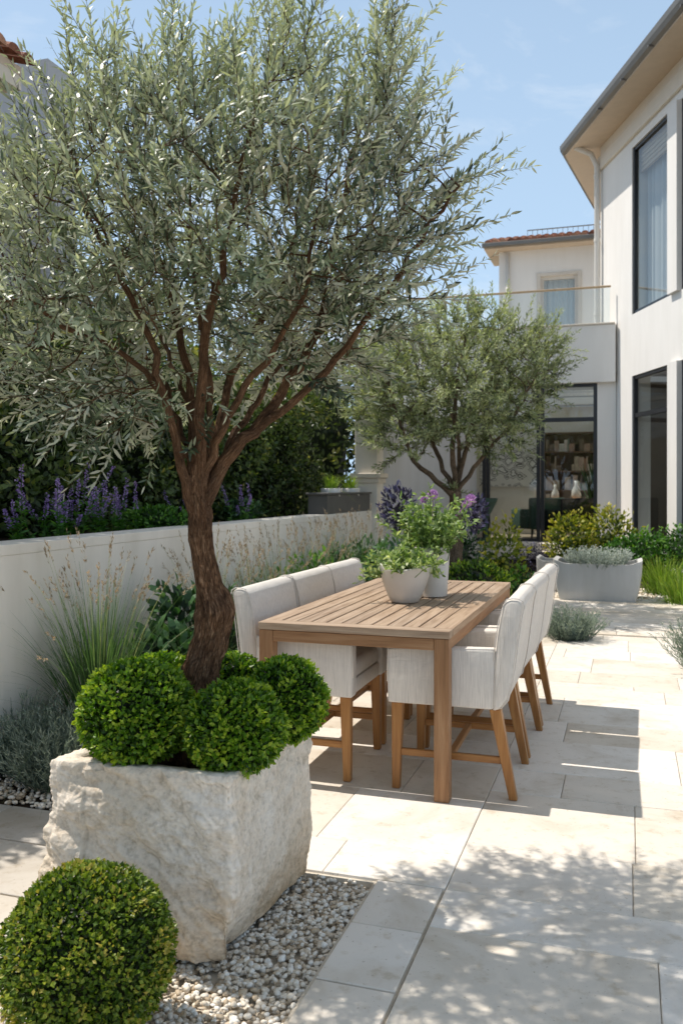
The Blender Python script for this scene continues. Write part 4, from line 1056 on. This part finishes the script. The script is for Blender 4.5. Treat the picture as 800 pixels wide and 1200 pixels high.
bush(P(712, 618, 14.2) * [1, 1, 0] + GZ * .50, (.42, .36, .50), 1500, .075, .036, 'yellow', 'yellow leaved shrub behind the concrete planter, on the right', group='yellow shrubs in front of the house', lump=.3, spray=.14, core_k=.4)
bush(P(752, 650, 13.4) * [1, 1, 0] + GZ * .33, (.60, .42, .34), 2000, .075, .034, 'green', 'rounded fresh green shrub under the side window of the house', lump=.25, spray=.06, core_k=.6, tlo=0., thi=.8)
bush(P(640, 650, 14.6) * [1, 1, 0] + GZ * .22, (.6, .4, .24), 1300, .05, .016, 'purple_leaf', 'low grey purple groundcover in front of the glass doors', lump=.3, spray=.08, core_k=.5)
def strap(c, n, L, mat, label, spread=.4, w_=.012, base_r=.18):
    c = np.asarray(c, float); mb = MB(); grass(mb, c, n, spread, (L * .5, L), 0, .5, w_, .6, 6, base_r)
    return tag(mb.build('strappy_plant', M[mat], loc=c), label, 'plant', 'bright strappy plants beside the path')
strap(atg(776, 11.3), 420, .64, 'blade_bright', 'bright green strap leaved clump right of the concrete planter', base_r=.26)
strap(atg(800, 10.4), 320, .56, 'blade_bright', 'bright green strap leaved clump cut by the right edge of the photo', base_r=.2)
bush(atg(800, 13.2) + GZ * .4, (.45, .4, .4), 1200, .07, .03, 'green', 'green shrub under the right hand house pier', lump=.3)

# ------------------------------------------------------------------ concrete planters by the path
def trough(c, hw, hd, h, label, seg=1):
    t = thing('concrete_planter', label, 'planter', c, -A0)
    K = 96
    def ring(fx, z, p_=22.):
        out_ = []
        for k in range(K):
            a = 2 * math.pi * k / K; ca, sa = math.cos(a), math.sin(a); r = (abs(ca) ** p_ + abs(sa) ** p_) ** (-1 / p_)
            out_.append(((hw * fx) * ca * r, (hd * fx) * sa * r, z))
        return out_
    rows = [ring(.84, 0), ring(.86, .015), ring(.935, h * .35), ring(.985, h * .75), ring(1., h), ring(.90, h), ring(.88, h * .7)]
    V = np.array(rows).reshape(-1, 3)
    for k in range(len(V)):
        if k // K in (4, 5): V[k, 2] += .05 * max(0, abs(V[k, 0]) / hw - .72) / .28
    i, j = np.meshgrid(np.arange(6), np.arange(K), indexing='ij'); j2 = (j + 1) % K
    mb = MB(); mb.add(V, [np.stack([i * K + j, i * K + j2, (i + 1) * K + j2, (i + 1) * K + j], -1).reshape(-1, 4)])
    me = mb.build('shell', M['concrete'], None, smooth=True, sharp=45); me.parent = t
    mb = MB(); mb.add(np.array(ring(.885, h * .78)), [np.arange(K)[None]]); s = mb.build('soil', M['soil']); s.parent = t
    return t
pc = atg(700, 10.85); trough(pc, .52, .30, .46, 'pale concrete trough planter with raised ends at the end of the path')
lavender(pc + GZ * .38, .55, .28, 2900, 'silvery white small leaved plant filling the concrete trough', 'curry', None, w_=.012)['category'] = 'plant'
pc2 = atg(655, 11.7); trough(pc2, .28, .26, .42, 'smaller grey concrete trough half hidden behind the larger one')

# ------------------------------------------------------------------ house
house = thing('house', 'modern two storey white house with black framed glazing and a balcony', 'house', (5.3, 17, 0))
dA = unit(np.array([.0545, -1., 0])); nA = np.array([dA[1], -dA[0], 0]); OA = np.array([5.33, 17.0, 0])
if nA[0] > 0: nA = -nA
def abox(mb, s, t, z, **k): box(mb, OA, dA, nA, s, t, z, **k)      # t outwards
FB = 17.81; FL = .30
wall_mb = MB()
# side facade (A): piers and spandrels round the openings, thickness .35
openings = [(.77, 2.46), (2.82, 4.5), (5.3, 7.0)]
lo, hi = (FL, 3.44), (4.58, 7.66)
edges = [0.] + [e for o in openings for e in o] + [9.0]
S0 = -.9
T_ = (-.35, 0)
abox(wall_mb, (0., .77), T_, (0, 3.44)); abox(wall_mb, (S0, .77), T_, (4.58, 7.66))
for a, b in ((2.46, 2.82), (4.5, 5.3), (7., 9.)):
    abox(wall_mb, (a, b), (-.35, .07 if a < 3 else 0), (0, 3.44)); abox(wall_mb, (a, b), (-.35, .07 if a < 3 else 0), (4.58, 7.66))
abox(wall_mb, (0, 9), T_, (3.44, 4.58)); abox(wall_mb, (S0, 9), T_, (7.66, 8.35)); abox(wall_mb, (S0, 0), T_, (3.62, 4.58))
for a, b in openings: abox(wall_mb, (a, b), T_, (0, FL))
# return of the upper storey behind the corner
rd = unit(np.array([1.79, 3.8, 0])); rn = np.array([-rd[1], rd[0], 0]); OR = OA + dA * S0
box(wall_mb, OR, rd, rn, (.02, 7), (-.35, -.002), (3.62, 8.35))
# garden front (B)
gbox(wall_mb, (FB, FB + .3), (-.575, -.226), (0, 3.42))
gbox(wall_mb, (FB, FB + .3), (-5.2, -3.03), (0, 3.42)); gbox(wall_mb, (FB, FB + .3), (-2.36, -2.30), (3.30, 3.42))
gbox(wall_mb, (FB - .14, FB + .12), (-5.3, -.235), (3.42, 4.53), bevel=.006)
wall_mb.build('wall', M['housestucco'], house)
mb = MB(); gbox(mb, (FB - .17, FB + .15), (-5.3, -.24), (4.532, 4.565), bevel=.005); mb.build('parapet_cap', M['trim'], house)
# cornice band
mb = MB(); abox(mb, (S0 - .03, 9), (.002, .06), (7.82, 8.10), bevel=.008); mb.build('cornice', M['trim'], house)
# soffit, gutter, roof
ov = .62; E0 = OA + dA * (-1.25) + nA * ov; E1 = OA + dA * 9.5 + nA * ov; E2 = E0 + rd * 7.
EZ = 8.26
def V3(p, z): return np.array([p[0], p[1], z])
mb = MB(); W0 = OA + dA * (S0) - nA * .02; W1 = OA + dA * 9.5 - nA * .02; W2 = W0 + rd * 7.3
sv = [V3(E0, EZ), V3(E1, EZ), V3(W1, EZ + .06), V3(W0, EZ + .06), V3(E2, EZ), V3(W2, EZ + .06)]
sv2 = [p + GZ * .05 for p in sv]
mb.add(sv + sv2, [np.array([[0, 1, 2, 3], [4, 0, 3, 5], [7 + 0, 6, 9, 8], [6, 10, 11, 9], [0, 6, 7, 1], [4, 10, 6, 0]])]); mb.build('soffit', M['soffit'], house)
mb = MB(); bk = OA + dA * 9.5 - nA * 7; ap = OA + dA * 2 - nA * 5
tv = [V3(E0, EZ + .14), V3(E1, EZ + .14), V3(E1 - nA * 5.5, EZ + 2.2), V3(E0 - nA * 3.2 + dA * 2.8, EZ + 1.5), V3(E2, EZ + .14)]
mb.add(tv, [np.array([[0, 1, 2, 3]]), np.array([[0, 3, 4]])]); mb.build('roof', M['tile'], house)
mb = MB()
def gut(a, b):
    d = unit(b - a); nn = np.array([d[1], -d[0], 0])
    prof = [(-.07, .10), (-.075, .05), (-.05, 0), (0, -.02), (.05, 0), (.075, .05), (.085, .11), (.07, .11), (.05, .03), (0, .0), (-.05, .03), (-.055, .10)]
    n = len(prof); V = [V3(p, EZ + .05) + nn * x * 1.35 + GZ * z * 1.35 for p in (a, b) for x, z in prof]
    mb.add(V, [np.array([[k, (k + 1) % n, n + (k + 1) % n, n + k] for k in range(n)])])
gut(E0, E1); gut(E2, E0)
for k in range(1, 9):
    p = E0 + (E1 - E0) * k / 9; abox(mb, (k * 1.15 - .2 - .02, k * 1.15 - .2 + .02), (ov - .1, ov + .1), (EZ + .02, EZ + .05))
mb.build('gutter', M['gutter'], house)
pp = OA + dA * (S0 + .08) + nA * .10
mb = MB(); tube(mb, [V3(pp, 3.7), V3(pp, 7.9), V3(pp + nA * .12, 8.15), V3(pp + nA * .45 , 8.28)], .055, 14)
for z in (4.9, 6.4, 7.7): tube(mb, [V3(pp, z - .03), V3(pp, z + .03)], .066, 14)
mb.build('downpipe', M['pipe'], house, smooth=True, sharp=50)
# windows of the side facade
def win_a(a, b, z0, z1, transom=None, header=None, curtain=False):
    w_ = MB(); fr = .06; t0, t1 = -.09, -.05
    abox(w_, (a + .001, a + fr), (t0, t1 + .03), (z0 + .001, z1 - .001)); abox(w_, (b - fr, b - .001), (t0, t1 + .03), (z0 + .001, z1 - .001))
    abox(w_, (a + fr + .001, b - fr - .001), (t0, t1 + .02), (z0 + .002, z0 + fr)); abox(w_, (a + fr + .001, b - fr - .001), (t0, t1 + .02), (z1 - fr, z1 - .002))
    if transom: abox(w_, (a + fr + .001, b - fr - .001), (t0, t1 + .02), (transom - .04, transom + .04))
    f = w_.build('window', M['frame'], house)
    mb = MB(); q0, q1 = OA + dA * (a + fr - .01) - nA * .065, OA + dA * (b - fr + .01) - nA * .065; mb.add([V3(q0, z0 + fr), V3(q1, z0 + fr), V3(q1, z1 - fr), V3(q0, z1 - fr)], np.array([[3, 2, 1, 0]])); mb.build('pane', M['glass'], f)
    if header:
        mb = MB(); abox(mb, (a + .02, b - .02), (-.20, -.16), (z1 - header, z1 - .03))
        for k in range(6): abox(mb, (a + .02, b - .02), (-.158, -.145), (z1 - header + k * .08, z1 - header + k * .08 + .06))
        mb.build('blind', M['soffit'], f)
    if curtain:
        mb = MB(); n = 160; s = np.linspace(a + .05, b - .05, n); off = -.30 + .035 * np.sin(s * 38) + .02 * np.sin(s * 71 + 1)
        pts = np.array([OA + dA * x + nA * y for x, y in zip(s, off)])
        V = np.concatenate([pts + GZ * (z0 + .05), pts + GZ * (z1 - .3)]); i = np.arange(n - 1)
        mb.add(V, [np.stack([i, i + 1, n + i + 1, n + i], -1)]); mb.build('curtain', M['curtain'], f, smooth=True)
for a, b in openings:
    win_a(a, b, hi[0], hi[1], None, .46, True); win_a(a, b, lo[0], lo[1], 2.71)
# glazed doors of the garden front
def bar(mb, v, z, u=(FB + .02, FB + .10)): gbox(mb, u, v, z)
def glazing(va, vb, name, mull=(), kick=.0):
    mb = MB(); z0, z1 = FL, 3.418
    bar(mb, (va, va + .07), (z0, z1)); bar(mb, (vb - .07, vb), (z0, z1), (FB + .021, FB + .101)); bar(mb, (va + .071, vb - .071), (z1 - .06, z1 - .001)); bar(mb, (va + .071, vb - .071), (2.68, 2.76)); bar(mb, (va + .071, vb - .071), (z0 + .001, z0 + .06))
    for m in mull: bar(mb, (m - .05, m + .05), (z0 + .061, 2.679))
    f = mb.build(name, M['frame'], house)
    mb = MB(); mb.add([G(FB + .06, va + .05, z0 + .03), G(FB + .06, vb - .05, z0 + .03), G(FB + .06, vb - .05, z1 - .03), G(FB + .06, va + .05, z1 - .03)], np.array([[0, 1, 2, 3]])); mb.build('pane', M['glass'], f)
glazing(-1.66, -.578, 'glass_door'); glazing(-2.74, -1.672, 'glass_door', ()); glazing(-3.028, -2.752, 'glass_door')
mb = MB(); gbox(mb, (FB - .9, FB - .002), (-5., -.26), (0, .15), bevel=.01); gbox(mb, (FB - .5, FB - .003), (-5., -.27), (.152, .298), bevel=.01); mb.build('doorstep', M['paving'], house)
# balcony deck + rail
mb = MB(); gbox(mb, (FB + .13, 19.0), (-5.2, 0.), (3.62, 3.75)); gbox(mb, (22.3, 24.4), (-5.2, 0.), (3.62, 3.75)); gbox(mb, (19.001, 22.299), (-5.2, -4.9), (3.62, 3.75)); gbox(mb, (19.001, 22.299), (-.5, 0), (3.62, 3.75)); mb.build('balcony_deck', M['paving'], house)  # deck left open in the middle, added to daylight the room below
ra = MB(); gbox(ra, (FB - .045, FB + .025), (-5.25, -.32), (5.27, 5.305), bevel=.008); rail = ra.build('balcony_railing', M['brass'], house)
for k in range(4):
    a = -5.22 + k * 1.225; mb = MB(); mb.add([G(FB - .01, a, 4.567), G(FB - .01, a + 1.205, 4.567), G(FB - .01, a + 1.205, 5.269), G(FB - .01, a, 5.269)], np.array([[0, 1, 2, 3]])); mb.build('glass_panel', M['glass2'], rail)
# rooms
mb = MB(); mb.add([G(19., -4.9, 3.7), G(22.3, -4.9, 3.7), G(22.3, -.5, 3.7), G(19., -.5, 3.7)], np.array([[0, 1, 2, 3]])); mb.build('added_roof_light', M['glass2'], house)  # unseen glazed opening, added to let daylight into the room
mb = MB()
gbox(mb, (FB + .30, 23.), (-5.2, -.25), (FL - .2, FL - .002)); mb.build('interior_floor', M['intfloor'], house)
mb = MB()
gbox(mb, (22.6, 22.8), (-5.2, -.1), (FL, 3.4)); gbox(mb, (FB + .31, 22.59), (-5.3, -5.1), (FL, 3.4)); gbox(mb, (FB + .31, 22.59), (-.30, -.12), (FL, 3.4)); gbox(mb, (FB + .31, 19.), (-5.3, -.1), (3.42, 3.6)); gbox(mb, (22.3, 22.8), (-5.3, -.1), (3.42, 3.6)); gbox(mb, (19.001, 22.299), (-5.3, -4.9), (3.42, 3.6)); gbox(mb, (19.001, 22.299), (-.5, -.1), (3.42, 3.6))  # ceiling left open under the added glazing
gbox(mb, (20.6, 20.75), (-5.09, -2.05), (FL, 3.41)); mb.build('interior_wall', M['interior'], house)
mb = MB(); abox(mb, (.3, 9), (-4.4, -4.2), (FL, 8.2)); abox(mb, (.2, .28), (-4.1, -.36), (FL, 3.4)); abox(mb, (.29, 9), (-4.19, -.36), (3.5, 3.7)); abox(mb, (.29, 9), (-4.19, -.36), (FL - .2, FL - .01)); abox(mb, (.29, 9), (-4.19, -.36), (8.2, 8.24)); abox(mb, (-.8, -.7), (-4.1, -.36), (3.8, 8.2))
mb.build('dark_room', M['intdark'], house)
# interior furniture
art_o = thing('wall_art', 'large abstract black and white canvas hanging inside the house', 'painting', G(20.52, -2.9, 1.9))
mb = MB(); gbox(mb, (20.54, 20.58), (-3.3, -1.95), (1.4, 3.05)); mb.build('canvas', M['art'], art_o)
mb = MB(); gbox(mb, (20.55, 20.59), (-3.33, -3.302), (1.37, 3.08)); gbox(mb, (20.55, 20.59), (-1.948, -1.92), (1.37, 3.08)); gbox(mb, (20.55, 20.59), (-3.301, -1.949), (1.37, 1.398)); gbox(mb, (20.55, 20.59), (-3.301, -1.949), (3.052, 3.08)); mb.build('picture_frame', M['wfilm'], art_o)
bc = thing('bookcase', 'brown open bookcase filled with objects against the back wall inside', 'bookcase', G(22.35, -1.3, FL))
mb = MB(); gbox(mb, (22.56, 22.58), (-2.0, -.62), (FL, 2.75)); gbox(mb, (22.2, 22.555), (-2.0, -1.97), (FL, 2.75)); gbox(mb, (22.2, 22.555), (-.65, -.62), (FL, 2.75)); mb.build('case', M['walnut'], bc)
for k in range(6):
    mb = MB(); gbox(mb, (22.21, 22.55), (-1.969, -.651), (FL + .03 + k * .475, FL + .06 + k * .475)); mb.build('shelf', M['walnut'], bc)
    if k == 5: continue
    x = -1.95
    bk = MB()
    while x < -.72:
        if random.random() < .2: x += .12; continue
        w_ = random.uniform(.03, .14); gbox(bk, (22.28, 22.48), (x, min(x + w_ - .006, -.655)), (FL + .061 + k * .475, FL + .061 + k * .475 + random.uniform(.14, .38)), tint=random.random()); x += w_
    tag(bk.build('book_row', M['books']), 'row of books and ornaments on the %s shelf of the bookcase' % ['bottom', 'second', 'third', 'fourth', 'top'][k], 'books', 'rows of books in the bookcase')
def armchair(c, mat, label, s=1.):
    t = thing('armchair', label, 'armchair', c); mb = MB()
    for n_, x, y, z in (('seat', (-.34, .34), (-.3, .36), (.2, .44)), ('backrest', (-.42, .42), (.36, .52), (.2, .86)), ('arm', (-.44, -.345), (-.3, .355), (.2, .62)), ('arm', (.345, .44), (-.3, .355), (.2, .62))):
        mb = MB(); V, Fs = box_geo((x[1] - x[0], y[1] - y[0], z[1] - z[0]), .04, 3); mb.add(V + [(x[0] + x[1]) / 2, (y[0] + y[1]) / 2, (z[0] + z[1]) / 2], Fs); o = mb.build(n_, M[mat], None, smooth=True); o.parent = t
    for sx in (-1, 1):
        for y in (-.24, .44):
            V, Fs = leg_geo((sx * .36, y), (sx * .38, y), .045, .025, 0, .199); mb = MB(); mb.add(V, Fs); o = mb.build('leg', M['frame'], None); o.parent = t
    t.rotation_euler = (0, 0, R(200)); return t
armchair(G(18.9, -1.22, FL), 'velvet', 'black upholstered armchair just inside the glass door')
armchair(G(19.3, -1.9, FL), 'mint', 'small green upholstered armchair beside the black one')
sb = thing('sideboard', 'orange brown timber table inside the glass doors', 'table', G(21., -1.5, FL))
mb = MB(); gbox(mb, (20.8, 21.3), (-1.9, -.8), (FL + .70, FL + .78), bevel=.01); mb.build('tabletop', M['orange'], sb)
for u in (20.85, 21.2):
    for v in (-1.85, -.9): mb = MB(); gbox(mb, (u, u + .06), (v, v + .06), (FL, FL + .699)); mb.build('leg', M['orange'], sb)
for (u, v, s, lab) in ((21.0, -1.62, 1., 'pale vase on the left of the orange table inside'), (21.05, -1.15, 1.25, 'taller pale vase on the right of the orange table inside')):
    c = G(u, v, FL + .781); mb = MB(); lathe(mb, [(0, 0), (.05 * s, 0), (.09 * s, .08 * s), (.08 * s, .18 * s), (.03 * s, .28 * s), (.04 * s, .36 * s), (.03 * s, .36 * s), (.02 * s, .28 * s), (0, .27 * s)], 24, c)
    tag(mb.build('vase', M['ceramic'], smooth=True, loc=c), lab, 'vase', 'vases inside the house')
c = G(18.9, -.62, FL); mb = MB(); lathe(mb, [(0, 0), (.16, 0), (.20, .18), (.21, .34), (.19, .35), (.17, .3), (0, .29)], 28, c); tag(mb.build('floor_pot', M['ceramic'], smooth=True, loc=c), 'white floor pot inside the door holding a tall plant', 'pot')
mb = MB(); grass(mb, c + GZ * .3, 60, .16, (.8, 1.6), 0, .25, .05, .3, 6, .08); tag(mb.build('house_plant', M['shrub'], loc=c + GZ * .3), 'tall dark house plant with long upright leaves inside the door', 'plant')
c = G(18.05, -2.62, FL); c = G(17.3, -2.66, .298); mb = MB(); lathe(mb, [(0, 0), (.12, 0), (.11, .03), (.035, .10), (.03, .42), (.06, .52), (.2, .78), (.225, .86), (.21, .87), (.17, .78), (0, .72)], 28, c); tag(mb.build('urn', M['mint'], smooth=True, loc=c), 'tall grey green flared urn standing on the step by the doors', 'urn')
# lamp and plinth in the side room
c = OA + dA * 1.35 - nA * 1.0 + GZ * FL
mb = MB(); box(mb, c, dA, nA, (-.2, .2), (-.2, .2), (-.005, 1.15), bevel=.02); tag(mb.build('plinth', M['interior'], loc=c), 'white square plinth inside the side window', 'plinth')
c = OA + dA * 2.2 - nA * 1.3 + GZ * (FL - .005)
lp = thing('floor_lamp', 'small lit lamp with an orange glow inside the side window', 'lamp', c)
mb = MB(); lathe(mb, [(0, 0), (.14, 0), (.14, .02), (.02, .03), (.015, .95), (0, .95)], 20, c); mb.build('stand', M['frame'], lp, smooth=True)
mb = MB(); lathe(mb, [(.13, .93), (.09, 1.15), (.085, 1.15), (.0, 1.14)], 24, c); mb.build('lamp_shade', M['lamp'], lp, smooth=True)

# ------------------------------------------------------------------ tiled wing behind the balcony
wing = thing('tiled_wing', 'white upper building with a red tiled eave behind the balcony', 'house', G(25, -1, 3.75))
WU = 24.5; v0, v1 = -3.41, 3.0
mb = MB(); wl = (-1.98 - .12, -.86)
wl = (-2.30, -1.28)
gbox(mb, (WU, WU + .25), (v0, wl[0]), (3.75, 7.9)); gbox(mb, (WU, WU + .25), (wl[1], v1), (3.75, 7.9)); gbox(mb, (WU, WU + .25), wl, (7.15, 7.9)); gbox(mb, (WU + .251, 29), (v0, v0 + .25), (3.75, 7.9)); gbox(mb, (WU + .251, 29), (v1 - .25, v1), (3.75, 7.9)); mb.build('wall', M['housestucco'], wing)
mb = MB(); a, b = wl
gbox(mb, (WU + .05, WU + .14), (a + .001, a + .10), (3.75, 7.149)); gbox(mb, (WU + .05, WU + .14), (b - .10, b - .001), (3.75, 7.149)); gbox(mb, (WU + .05, WU + .14), (a + .101, b - .101), (7.05, 7.148))
gbox(mb, (WU - .03, WU - .002), (a - .08, a + .02), (3.75, 7.23)); gbox(mb, (WU - .03, WU - .002), (b - .02, b + .08), (3.75, 7.23)); gbox(mb, (WU - .03, WU - .002), (a + .021, b - .021), (7.15, 7.23))
f = mb.build('window', M['wfilm'], wing); mb = MB(); mb.add([G(WU + .09, a + .09, 3.8), G(WU + .09, b - .09, 3.8), G(WU + .09, b - .09, 7.06), G(WU + .09, a + .09, 7.06)], np.array([[0, 1, 2, 3]])); mb.build('pane', M['glass'], f)
mb = MB(); n = 90; s = np.linspace(a + .05, b - .05, n); pts = np.array([G(WU + .3 + .03 * math.sin(x * 40), x) for x in s]); i = np.arange(n - 1)
mb.add(np.concatenate([pts + GZ * 3.8, pts + GZ * 7.1]), [np.stack([i, i + 1, n + i + 1, n + i], -1)]); mb.build('curtain', M['curtain'], f, smooth=True)
mb = MB(); gbox(mb, (WU - .42, WU + 1.5), (v0 - .35, v1 + .3), (7.90, 7.98)); mb.build('soffit', M['soffit'], wing)
mb = MB(); gbox(mb, (WU - .54, WU - .42), (v0 - .40, v1 + .3), (7.93, 8.05), bevel=.02, seg=2); mb.build('gutter', M['gutter'], wing)
mb = MB()
for k, v in enumerate(np.arange(v0 - .25, v1 + .3, .21)):
    for j in range(4):
        u = WU - .45 + j * .36; z = 8.03 + j * .36 * .32
        a = np.linspace(0, math.pi, 9); r = .095
        P0 = np.array([G(u, v + r * math.cos(x), z + .03 + r * .9 * math.sin(x)) for x in a]); P1 = np.array([G(u + .40, v + r * .9 * math.cos(x), z + .02 + .40 * .32 + r * .8 * math.sin(x)) for x in a])
        i = np.arange(8); mb.add(np.concatenate([P0, P1, P0 * 1 - GZ * 0]), [np.stack([i, i + 1, 9 + i + 1, 9 + i], -1), np.array([list(range(9))])], tint=random.random())
gbox(mb, (WU - .42, WU + 1.1), (v0 - .3, v1 + .3), (7.981, 8.03)); mb.build('roof', M['tile'], wing)
mb = MB(); gbox(mb, (WU + 1.0, WU + 4.3), (v0, v1), (7.985, 8.42)); mb.build('flat_roof', M['trim'], wing)
mb = MB()
gbox(mb, (WU + 1.02, WU + 1.05), (-2.75, v1), (8.72, 8.745)); 
for v in np.arange(-2.75, v1, .14): gbox(mb, (WU + 1.025, WU + 1.045), (v, v + .012), (8.42, 8.719))
mb.build('roof_railing', M['gutter'], wing)
mb = MB(); pw = G(WU - .08, v0 + .25); tube(mb, [V3(pw, 3.8), V3(pw, 7.85)], .05, 10); mb.build('downpipe', M['pipe'], wing, smooth=True)

# ------------------------------------------------------------------ neighbour at the left
nb = thing('neighbour_house', 'tan neighbouring house with a tiled eave behind the hedge at upper left', 'house', G(5, -6.5, 0))
mb = MB(); gbox(mb, (1., 6.6), (-9, -5.95), (0, 5.25)); mb.build('wall', M['neigh'], nb)
mb = MB(); gbox(mb, (.8, 6.9), (-9, -5.42), (5.252, 5.34)); mb.build('soffit', M['soffit'], nb)
mb = MB(); gbox(mb, (.8, 6.9), (-5.60, -5.42), (5.12, 5.25)); gbox(mb, (.8, 6.9), (-5.95, -5.80), (4.55, 4.7), bevel=.02); mb.build('cornice', M['trim'], nb)
mb = MB()
for k, u in enumerate(np.arange(.9, 6.95, .2)):
    a = np.linspace(0, math.pi, 9)
    for j in range(8):
        v = -5.33 - j * .38; z = 5.35 + j * .38 * .3
        P0 = np.array([G(u + .09 * math.cos(x), v, z + .03 + .08 * math.sin(x)) for x in a]); P1 = np.array([G(u + .085 * math.cos(x), v - .41, z + .02 + .41 * .3 + .075 * math.sin(x)) for x in a])
        i = np.arange(8); mb.add(np.concatenate([P0, P1]), [np.stack([i, i + 1, 9 + i + 1, 9 + i], -1), np.array([list(range(9))])], tint=random.random())
mb.build('roof', M['tile'], nb)
mb = MB(); gbox(mb, (8.75, 9.3), (-8.5, -6.5), (0, 6.45)); tag(mb.build('grey_annex', M['neigh2'], loc=G(8.8, -7.5)), 'plain grey flat topped block behind the olive crown at upper left', 'building')
